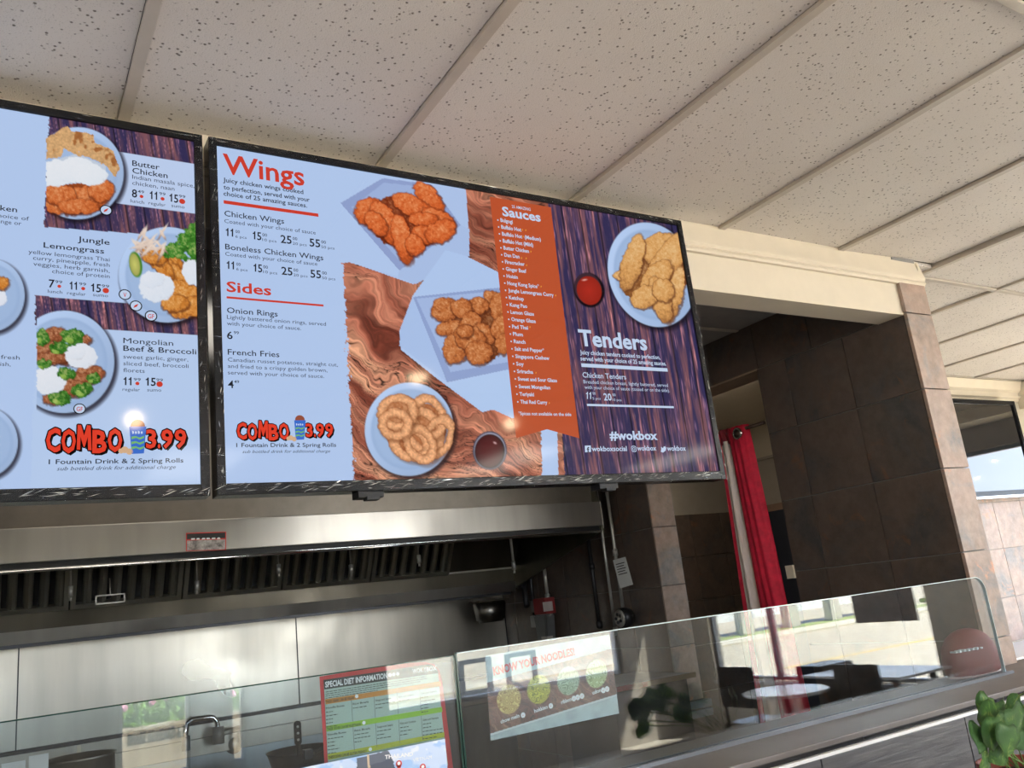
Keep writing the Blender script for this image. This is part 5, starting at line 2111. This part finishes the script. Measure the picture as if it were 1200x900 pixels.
def dashes(x, y_, w_, h_, seed):
    """print too fine to read: short dark strokes, one per word"""
    q_ = random.Random(seed)
    u = 0
    while u < w_:
        l_w = min(q_.uniform(1.6, 5), w_ - u)
        a_, b2 = y_ - u * .155, y_ - (u + l_w) * .155
        fk.poly([(x + u, a_), (x + u + l_w, b2), (x + u + l_w, b2 - h_), (x + u, a_ - h_)])
        u += l_w + .8


words = ['Chow Mein', 'Pad Thai', 'Teriyaki', 'Spicy Szechuan Noodle', 'Singapore Cashew', 'Fresh Veggies', 'Thai Green Curry', 'Edamame', 'Spring Rolls', 'Hokkien Noodle']
for sec, (yb0, nrow) in enumerate(((829.5, 5), (861, 5))):
    for cx, ci in cols:
        cx = cx + sec * 2
        yy = yb0 - (cx - 382) * .155
        wmax = 23 if ci else 27
        fk.text(heads[ci], cx, yy + 1.5, cx + wmax * .8, 2.3, .02, yy + 1.5 - wmax * .8 * .155)
        for k in range(nrow if ci in (0, 4) else 3 if sec else 1 + (ci == 2)):
            s = rr.choice(words)
            wv_ = min(wmax, len(s) * 1.15)
            y_ = yy + 5.8 + 4.3 * k
            dashes(cx, y_, wv_, .9, len(s))
for k in range(4):
    y_ = 811.5 + 2.4 * k
    w_m = (118, 120, 112, 62)[k]
    dashes(381.5, y_, w_m, .8, 5 + k)
fw.build('pale_lettering', M['whiteink'], t)
fk.build('small_print', M['blackink'], t)
b = bmesh.new()
for px in (411.5, 438, 465, 491.5):
    for (ya_, yb_) in ((824, 850), (856, 884)):
        sh = (px - 382) * .155
        A = onY(px + (ya_ - 824) * .06, ya_ - sh, ye)
        B_ = onY(px + (yb_ - 824) * .06, yb_ - sh, ye)
        b.faces.new([b.verts.new((A[0], ye, A[2])), b.verts.new((B_[0], ye, B_[2])), b.verts.new((B_[0] + .0009, ye, B_[2])), b.verts.new((A[0] + .0009, ye, A[2]))])
done('column_rule', b, GRY, t)

# map sheet in front
YM = YG - .010
t = thing('map_poster', 'pale blue map poster with red pins, in front of the diet poster', 'poster', tuple(onY(450, 905, YM)))


def paint_map(p):
    X, Y = p.X, p.Y
    p.c[:] = (196, 212, 238)
    n = fbm(X * .05, Y * .07, 601, 4)
    p.put(np.clip((n - .5) * 12, 0, 1) * .8, (150, 186, 232))
    n = fbm(X * .09 + 9, Y * .09, 611, 3)
    p.put(np.clip((n - .62) * 12, 0, 1), (222, 228, 240))
    p.put(p.inpoly([(418, 889), (455, 879), (461, 893), (452, 905), (418, 912)], 3, 1), (92, 98, 112))
    p.put(p.inpoly([(434, 897), (458, 889), (470, 912), (430, 920)], 2, 2), (74, 80, 96))
    p.put(p.inpoly([(430, 884), (432, 884), (434, 900), (431, 900)]), (200, 180, 150))


c0 = onY(358, 897, YM)
c1 = onY(521.5, 863.8, YM)
# sheet follows the poster tilt: level grid cut by its corners
me_p = grid_mesh('sheet', YM, onY(330, 905, YM)[0], onY(521.5, 866, YM)[0], onY(450, 960, YM)[2], onY(440, 882, YM)[2] - .0005, 240, 120, paint_map, M['print'], t)
fl = Flat(YM - .001)
fl.text('THAILAND', 451, 889.5, 484, 4.6, .03, 885.8)
fl.text('VIETNAM', 484, 893, 506, 4, .0, 889)
fl.build('map_lettering', M['whiteink'], t)
fl = Flat(YM - .001)
for (px, py) in ((467.5, 895), (495.5, 899)):
    fl.disc(px, py, 3.6, 16)
    fl.poly([(px - 3, py + 2), (px, py + 9), (px + 3, py + 2)])
fl.build('map_pin', M['redink'], t)
fl = Flat(YM - .0016)
for (px, py) in ((467.5, 894.5), (495.5, 898.5)):
    fl.disc(px, py, 1.9, 12)
fl.build('pin_hole', M['whiteink'], t)

# dark smoked sheet behind the diet poster
t = BOX('acrylic_sheet', onY(500, 800, 1.76)[0], onY(537, 790, 1.76)[0], 1.758, 1.763, -.40, onY(525, 775, 1.76)[2], plain('smoked_acrylic', (.055, .045, .045), .15), None)
tag(t, 'dark smoked sheet standing behind the diet poster, left of the green glass join', 'panel')

# noodle poster
YN = YG + .012
t = thing('noodle_poster', 'noodle poster headed KNOW YOUR NOODLES with four bowls, taped behind the glass', 'poster', tuple(onY(650, 860, YN)))


def paint_noodle(p):
    X, Y = p.X, p.Y
    p.c[:] = (172, 184, 184)
    n = fbm(X * .1, Y * .1, 701, 3)
    p.c *= (.9 + .2 * n)[..., None]
    tp = 800 - (X - 571) * .274
    bt = 860 - (X - 574) * .313
    wd_ = olive_wood(X * 2.6 + 80, Y * 2.6 + 30) * .66
    p.put(((Y > tp) & (Y < bt)).astype(float), wd_)
    p.put(((Y > bt) & (Y < bt + 2.2)).astype(float), (205, 210, 208))
    for k, (cx, cy, rx, ry, col, dk) in enumerate([(596.3, 819.5, 14, 17.5, (214, 190, 120), (150, 110, 50)), (631.3, 808, 13.6, 17.3, (196, 186, 62), (110, 110, 20)),
                                                   (666, 797.8, 13, 17, (178, 190, 160), (110, 124, 96)), (699, 789.5, 12.5, 17, (190, 196, 150), (120, 130, 70))]):
        m, r, u, v = p.ell(cx, cy, rx, ry, 8)
        wv_ = fbm(X * .16, Y * .16, 720 + k, 2) * 26 + (X - cx) * .5
        st_ = .5 + .5 * np.sin(wv_ * 1.7)
        c = np.array(dk, float) + (np.array(col, float) * 1.08 - np.array(dk, float)) * (st_[..., None] ** .8)
        p.put(m, np.clip(c, 0, 255))


def sheet_grid(name, corners, y, painter, nx, nz, mat, parent):
    """flat poster as a fine quad grid between its four corners, printed by vertex colour"""
    A, B_, C_, D_ = [onY(px, py, y) for px, py in corners]       # tl, tr, br, bl
    u = np.linspace(0, 1, nx)[None, :, None]
    v = np.linspace(0, 1, nz)[:, None, None]
    P3 = (A * (1 - u) + B_ * u) * (1 - v) + (D_ * (1 - u) + C_ * u) * v
    cc = P3 @ RW
    pt = Paint(600 - F * cc[..., 0] / cc[..., 2], 450 + F * cc[..., 1] / cc[..., 2])
    painter(pt)
    col = lin(np.clip(pt.c, 0, 255)).reshape(-1, 3)
    n = nx * nz
    i = np.arange(n).reshape(nz, nx)
    q = np.stack([i[:-1, :-1], i[1:, :-1], i[1:, 1:], i[:-1, 1:]], -1).reshape(-1, 4)
    me = bpy.data.meshes.new(name)
    me.vertices.add(n)
    me.vertices.foreach_set('co', P3.reshape(-1).astype(np.float32))
    me.loops.add(q.size)
    me.loops.foreach_set('vertex_index', q.ravel().astype(np.int32))
    me.polygons.add(len(q))
    me.polygons.foreach_set('loop_start', (np.arange(len(q)) * 4).astype(np.int32))
    me.update(calc_edges=True)
    at = me.color_attributes.new('print', 'FLOAT_COLOR', 'POINT')
    rgba = np.ones((n, 4), dtype=np.float32)
    rgba[:, :3] = col
    at.data.foreach_set('color', rgba.ravel())
    return link(name, me, mat, parent)


sh_ = sheet_grid('sheet', [(568.5, 768.5), (714, 743.5), (725.5, 836), (575, 868)], YN, paint_noodle, 320, 190, M['print'], t)
fl = Flat(YN - .001)
fl.text('KNOW YOUR NOODLES!', 578.6, 791.3, 674, 9.4, .04, 767.4)
fl.build('heading', M['redink'], t)
fl = Flat(YN - .001)
for s, x_, y_, x1_, y1_ in (('chow mein', 587, 848, 609, 840.3), ('hokkien', 626.5, 835.5, 642, 830), ('ribbon', 658, 825.2, 670, 821), ('udon', 694.5, 814, 704.5, 810.5)):
    fl.text(s, x_, y_, x1_, 4.6, .02, y1_)
for (px, py) in ((613, 838), (645.5, 827.2), (672.5, 818.6), (677, 817.2), (682, 815.6), (707, 809), (711.5, 807.4)):
    fl.disc(px, py, 2.7, 12)
fl.build('captions', M['whiteink'], t)
fl = Flat(YN - .0016)
for (px, py) in ((613, 838), (645.5, 827.2), (672.5, 818.6), (677, 817.2), (682, 815.6), (707, 809), (711.5, 807.4)):
    fl.poly([(px - 1, py - .3), (px - .2, py + 1.3), (px + 1.2, py - 1.4), (px - .1, py + .4)])
fl.build('diet_mark', M['redink'], t)
sh_['label'] = 'poster sheet with olive-wood picture and four noodle bowls'

# red dome behind the glass end
YD2 = 1.787
DB = -.400
t = thing('red_dome', 'translucent-looking dark red dome with white lettering behind the rounded glass end', 'bowl', (onY(1137, 785, YD2)[0], YD2, -.403))
c = onY(1137, 770, YD2)
b = bmesh.new()
lathe(b, (c[0] - .0, YD2 + .015, DB), [(.118, 0.0), (.128, .02), (.132, .04), (.129, .065), (.117, .094), (.094, .120), (.062, .137), (.03, .145), (.001, .147)], 40)
for v in b.verts:
    v.co.y = YD2 + (v.co.y - YD2 - .015) * .5 - .0
dome = done('shell', b, plain('dark_red_shell', (.17, .010, .010), .6), t, smooth=True)
b = bmesh.new()
lathe(b, (c[0], YD2, DB), [(.120, 0), (.124, .004), (.118, .008)], 32)
for v in b.verts:
    v.co.y = YD2 + (v.co.y - YD2) * .5
done('rim', b, plain('pale_rim', (.45, .3, .3), .3), t)

b = bmesh.new()
yl = YD2 - .064
for k in range(7):
    q = onY(1121 + 5.0 * k, 764.5 - .9 * k, yl)
    box(b, q[0] - .0045, q[0] + .0045, yl, yl + .02, q[2] - .0025 - .001 * (k % 2), q[2] + .0025 + .001 * (k % 3))
f = done('lettering', b, M['white'], t)
f['kind'] = 'stuff'

# ================================================================ KITCHEN THINGS ON THE COOKING LINE
t = thing('pot_filler', 'arched steel pot filler tap in front of the steel wall, lower left', 'tap', (1.1, 5.0, -.62))
A = onY(265, 877, 5.0)
pts = [onY(px, py, 4.98) for px, py in ((217, 878), (217.5, 858), (219.5, 848), (225, 843.5), (233, 842), (246, 840.5), (250, 841), (253.5, 845), (255, 852), (256, 862))]
b = bmesh.new()
tube(b, [tuple(p) for p in pts], .014, 12)
done('spout', b, M['chrome'], t)
b = bmesh.new()
p_ = onY(218, 876, 4.98)
tube(b, [(p_[0], 4.98, p_[2] - .015), (p_[0], 4.98, p_[2] + .055)], .022, 12)
p_ = onY(256, 861, 4.98)
tube(b, [(p_[0], 4.98, p_[2] - .045), (p_[0], 4.98, p_[2] + .04)], .030, 12)
tube(b, [(p_[0], 4.98, p_[2]), (p_[0] + .11, 5.0, p_[2] + .015)], .014, 10)
tube(b, [(p_[0] + .11, 5.0, p_[2] - .06), (p_[0] + .11, 5.0, p_[2] + .03)], .007, 8)
done('valve', b, M['galv'], t)
p_ = onY(275, 872, 5.07)
t = thing('wall_drain', 'round steel cap on the grey steel wall beside the pot filler', 'cap', (p_[0], 5.08, p_[2] - .045))
b = bmesh.new()
lathe(b, (p_[0], 5.085, p_[2]), [(.001, -.03), (.028, -.028), (.034, -.01), (.048, -.006), (.05, 0)], 26, 'Y')
done('flange', b, M['galv'], t, smooth=True)
# wok with ladle
p_ = onY(357, 893, 4.2)
t = thing('wok', 'black wok pan at the lower edge, left of the diet poster', 'wok', (p_[0], 4.3, p_[2] - .14))
b = bmesh.new()
zt = onY(357, 880, 4.2)[2]
lathe(b, (p_[0] + .01, 4.3, zt - .13), [(.03, 0), (.09, .02), (.13, .06), (.15, .12), (.157, .13), (.15, .128), (.12, .07), (.001, .03)], 30)
done('bowl', b, M['iron'], t, smooth=True)
b = bmesh.new()
box(b, p_[0] - .02, p_[0] + .02, 4.13, 4.17, zt - .03, zt + .012, .004)
tube(b, [(p_[0] + .03, 4.15, zt - .008), (p_[0] + .12, 4.16, zt + .012)], .009, 8)
done('grip', b, M['iron'], t)
q0 = onY(350, 877, 4.1)
q1 = onY(347.5, 845, 4.1)
t = thing('ladle', 'upright black slotted handle standing in the wok', 'ladle', (q0[0], 4.1, q0[2]))
b = bmesh.new()
w_l = .016
segs = [(q0[2] - .03, .006), (q0[2] + .015, .010), (q0[2] + .025, w_l), (q1[2] - .012, w_l), (q1[2] - .003, .011), (q1[2], .004)]
front = [(q0[0] - w, 4.1, z) for z, w in segs] + [(q0[0] + w, 4.1, z) for z, w in segs[::-1]]
prism(b, front, (0, .008, 0))
hdl = done('handle', b, M['black'], t)
for kk in range(3):
    b = bmesh.new()
    zc = q1[2] - .025 - .028 * kk
    lathe(b, (q0[0], 4.098, zc), [(.001, 0), (.006, 0), (.006, .002), (.001, .002)], 12, 'Y')
    done('hole', b, M['galv'], hdl)
# stock pots and tickets
for k, (pxa, pxb, pyt, yy, lab) in enumerate(((52, 141, 883, 4.1, 'wide shallow steel pot with dark inside at the lower left edge'),
                                              (50, 92, 888, 3.85, 'steel pan in front of the wide shallow pot, lower left'),)):
    a, c_ = onY(pxa, pyt, yy), onY(pxb, pyt, yy)
    R_ = (c_[0] - a[0]) / 2
    cx = (a[0] + c_[0]) / 2
    zt = a[2] - .045 - .02 * k
    t = thing('steel_pot', lab, 'pot', (cx, yy + R_, zt - .2))
    b = bmesh.new()
    lathe(b, (cx, yy + R_, zt - .2), [(R_ * .92, 0), (R_ * .97, .02), (R_ * .97, .19), (R_ * 1.02, .2), (R_ * .95, .198), (R_ * .93, .02), (.001, .015)], 36)
    done('body', b, M['steel'], t, smooth=True)
for k, (a, c_) in enumerate(((2, 30), (34, 57))):
    qa = onY(a, 889 - a * .1, 3.6)
    qc = onY(c_, 889 - a * .1, 3.6)
    t = BOX('order_slip', qa[0], qc[0], 3.598, 3.6, qa[2] - .12, qa[2] - .018 + .016 * k, M['paper'])
    tag(t, ('white order slip at the very lower left corner', 'second white order slip from the lower left corner, beside the pots')[k], 'paper', 'order slips')
BOX('slip_rail', -.6, .35, 3.601, 3.615, -.72, -.68, M['steel'])
tag(bpy.context.scene.collection.objects['slip_rail'], 'steel rail holding the white order slips, lower left', 'rail')
t = thing('cooking_range', 'steel cooking line under the hood', 'range', (0, 4.4, FZ))
BOX('body', -3.3, 1.75, 3.62, 4.75, FZ, -.78, M['steel_dark'], t, bev=.004)
BOX('backguard', -3.3, 1.75, 4.75, 4.79, FZ, -.70, M['steel'], t)
# upright rods behind the pots
q = onY(92.5, 873, 4.6)
t = BOX('steel_upright', q[0] - .008, q[0] + .008, 4.596, 4.612, -.74, q[2], M['cream'])
tag(t, 'thin pale upright rod rising behind the steel pots, lower left', 'rod')
# thin upright lamp tube reflection source is the window; nothing built here

# ================================================================ PLANT
t = thing('potted_pothos', 'potted pothos with green and yellow leaves at the lower right corner', 'plant', (2.02, 1.22, -.60))
PY = 1.20
b = bmesh.new()
pc = onY(1206, 905, 1.22)
lathe(b, (pc[0], 1.25, pc[2] - .13), [(.055, 0), (.058, .01), (.075, .115), (.080, .118), (.080, .15), (.074, .15), (.068, .12), (.001, .118)], 32)
done('pot', b, M['terracotta'], t, smooth=False)
b = bmesh.new()
lathe(b, (pc[0], 1.25, pc[2] - .01), [(.066, 0), (.066, .006), (.03, .012), (.001, .013)], 20)
done('soil', b, M['soil'], t)
plant_z = pc[2] - .13


def leaf(px, py, y, size, roll, tilt, yaw):
    """heart-shaped leaf, centred near pixel, size in metres; roll turns the tip in the picture plane"""
    c = Vector(onY(px, py, y))
    n, mrow = 11, 7
    b = bmesh.new()
    rows = []
    for i in range(n):
        s = i / (n - 1)
        wd = .56 * math.sin(PI * min(1, s * .93 + .07) ** .72) * (1 - .25 * s)
        if s > .98:
            wd = .01
        row = []
        for j in range(mrow):
            q = (j / (mrow - 1)) * 2 - 1
            x_ = q * wd * 1.5
            y_ = (s - .5) * 1.15 + (.12 * abs(q) if s < .12 else 0) * -1
            z_ = -.10 * abs(q) ** 1.3 * wd * 1.2 - .30 * (s - .35) ** 2 + .02 * math.sin(s * 14 + q * 3)
            row.append(Vector((x_, -y_, z_)) * size)
        rows.append(row)
    R = Matrix.Rotation(math.radians(roll), 3, 'Y') @ Matrix.Rotation(math.radians(tilt), 3, 'X') @ Matrix.Rotation(math.radians(yaw), 3, 'Z')
    # leaf local: x across, -y towards the tip, z normal; face it to the room then turn
    base = Matrix(((1, 0, 0), (0, 0, -1), (0, 1, 0)))
    vv = [[b.verts.new(c + R @ (base @ p)) for p in row] for row in rows]
    for i in range(n - 1):
        for j in range(mrow - 1):
            f = b.faces.new((vv[i][j], vv[i + 1][j], vv[i + 1][j + 1], vv[i][j + 1]))
    bmesh.ops.solidify(b, geom=list(b.faces), thickness=.0006)
    o = done('leaf', b, M['leaf'], t, smooth=True)
    return c


LV = [(1155, 831, 1.17, 0.0470, 35, 10, 0), (1162, 844, 1.15, 0.0650, 10, 25, 0), (1150, 867, 1.13, 0.0493, 30, -10, 0), (1170, 864, 1.12, 0.0694, -5, 10, 0),
      (1176, 838, 1.20, 0.0504, -60, 35, 0), (1191, 850, 1.12, 0.0616, -12, 10, 0), (1199, 864, 1.15, 0.0616, -25, 0, 0), (1158, 895, 1.14, 0.0448, -60, 10, 0),
      (1204, 832, 1.16, 0.0504, -70, 30, 0), (1183, 870, 1.10, 0.0560, 15, 5, 0), (1168, 886, 1.13, 0.0392, 60, 20, 0), (1212, 852, 1.14, 0.0616, 20, 20, 0), (1187, 827, 1.24, 0.0358, 70, 40, 0)]
root = Vector((pc[0], 1.25, pc[2]))
for L_ in LV:
    c = leaf(*L_)
    b = bmesh.new()
    mid = (c + root) / 2 + Vector((0, .02, .03))
    tube(b, [tuple(root + Vector((random.uniform(-.03, .03), random.uniform(-.03, .03), 0))), tuple(mid), tuple(c + Vector((0, .004, .01)))], .0018, 6)
    done('stem', b, M['stem'], t)
q1_, q2_, q3_ = onY(1188, 826, 1.16), onY(1194, 815, 1.16), onY(1203, 811, 1.16)
b = bmesh.new()
tube(b, [tuple(q1_), tuple(q2_), tuple(q3_)], .0018, 6)
done('stem', b, M['stem'], t)
st_ = thing('plant_stand', 'wooden plant stand below the frame edge carrying the pothos', 'stand', (pc[0], 1.25, FZ))
BOX('top', pc[0] - .13, pc[0] + .13, 1.12, 1.38, plant_z - .03, plant_z, plain('oak_board', (.35, .22, .12), .5), st_)
for (dx, dy) in ((-.11, -.11), (.11, -.11), (-.11, .11), (.11, .11)):
    BOX('leg', pc[0] + dx - .012, pc[0] + dx + .012, 1.25 + dy - .012, 1.25 + dy + .012, FZ, plant_z - .03, M['rod'], st_)

# ================================================================ DINING AREA BEHIND THE CAMERA (seen in the glass)
def round_table(x_, y_, r, lab):
    t = thing('dining_table', lab, 'table', (x_, y_, FZ))
    b = bmesh.new()
    lathe(b, (x_, y_, -.855), [(r - .01, 0), (r, .006), (r, .02), (r - .006, .025)], 40)
    done('tabletop', b, M['table'], t)
    b = bmesh.new()
    lathe(b, (x_, y_, FZ), [(.20, 0), (.20, .015), (.035, .03), (.03, .70), (.09, .722)], 20)
    done('pedestal', b, M['iron'], t)


def chair(x_, y_, a, lab):
    t = thing('dining_chair', lab, 'chair', (x_, y_, FZ), 'dining chairs mirrored in the glass')
    R = Matrix.Rotation(a, 4, 'Z')

    def put(bm_):
        bmesh.ops.transform(bm_, matrix=Matrix.Translation((x_, y_, FZ)) @ R, verts=bm_.verts)
        return bm_
    b = bmesh.new()
    box(b, -.20, .20, -.20, .20, .44, .48, .01)
    done('seat', put(b), M['black'], t)
    b = bmesh.new()
    vs = box(b, -.19, .19, .19, .215, .60, .90, .02)
    done('backrest', put(b), M['black'], t)
    for sx_ in (-.17, .17):
        for sy_ in (-.17, .19):
            b = bmesh.new()
            tube(b, [(sx_, sy_, 0), (sx_, sy_, .44 if sy_ < 0 else .85)], .012, 8)
            done('leg', put(b), M['black'], t)


round_table(4.95, -1.22, .30, 'round pale table mirrored beside the red curtain in the glass')
t = thing('dining_table', 'long pale table under the street window, mirrored low in the glass', 'table', (6.0, -1.15, FZ))
BOX('tabletop', 5.62, 6.25, -1.65, -.75, -.85, -.83, M['table'], t, bev=.003)
for (xx, yy) in ((5.7, -1.55), (6.15, -1.55), (5.7, -.85), (6.15, -.85)):
    BOX('leg', xx - .02, xx + .02, yy - .02, yy + .02, FZ, -.85, M['iron'], t)
chair(5.20, -1.75, PI / 2, 'black chair on the near side of the long pale table, mirrored in the glass')
chair(5.36, -.75, PI / 2, 'black chair next to the street end of the long pale table, mirrored in the glass')
bk = BOX('black_bin', 5.95, 6.35, -2.0, -1.72, FZ, -.80, M['black'], None, bev=.01)
tag(bk, 'black waste bin under the street window, mirrored as a dark block in the glass', 'bin')
po = BOX('window_poster', XR + .0, XR + .006, -1.80, -1.18, -.52, -.02, plain('dark_brown_poster', (.05, .035, .03), .5, vary=.6, nscale=14), None)
tag(po, 'dark brown poster on the street window, mirrored as a dark rectangle in the glass', 'poster')
# lettered strip of the planter, facing the windows
me_v, me_f = [], []
co, fc = glyphs('SHARE BE HEARD & FOLLOW', 0.02)
lo, hi = co[:, 0].min(), co[:, 0].max()
Lw = .74
vs = [(1.21 + (c[0] - lo) / (hi - lo) * Lw, -6.195, -.925 + c[1] * .15) for c in co]
me = bpy.data.meshes.new('lettering')
me.from_pydata(vs, [], fc)
link('planter_lettering', me, M['blackink'], [o for o in C.objects if o.name.startswith('flower_planter')][0])
# hanging bulbs behind the camera: their glints lie on the screens
BULBS = []
for k, (px, py, dist, col) in enumerate(((157, 492, 1.3, 1), (489, 438, 1.9, 0), (598, 497, 1.9, 1), (722, 446, 2.0, 1))):
    r0_ = onY(px, py, YS)
    yv = YS + dist
    p_ = r0_ * (yv / YS)
    bx, by, bz = p_[0], 2 * YS - yv, p_[2]
    t = thing('pendant_lamp', ('pendant bulb behind the camera, glinting above the left screen offer',
                               'pendant bulb behind the camera, glinting beside the onion rings',
                               'pendant bulb behind the camera, glinting at the banner foot',
                               'pendant bulb behind the camera, glinting on the tenders text')[k], 'lamp', (bx, by, bz), 'pendant bulbs')
    b = bmesh.new()
    bmesh.ops.create_uvsphere(b, u_segments=16, v_segments=10, radius=(.03, .05, .03, .03)[k], matrix=Matrix.Translation((bx, by, bz)))
    done('bulb', b, M['bulb'], t, smooth=True)
    b = bmesh.new()
    tube(b, [(bx, by, bz + (.03, .05, .03, .03)[k]), (bx, by, bz + .07)], .015, 10)
    tube(b, [(bx, by, bz + .07), (bx, by, CZ - .006)], .003, 6)
    done('cord', b, M['black'], t)
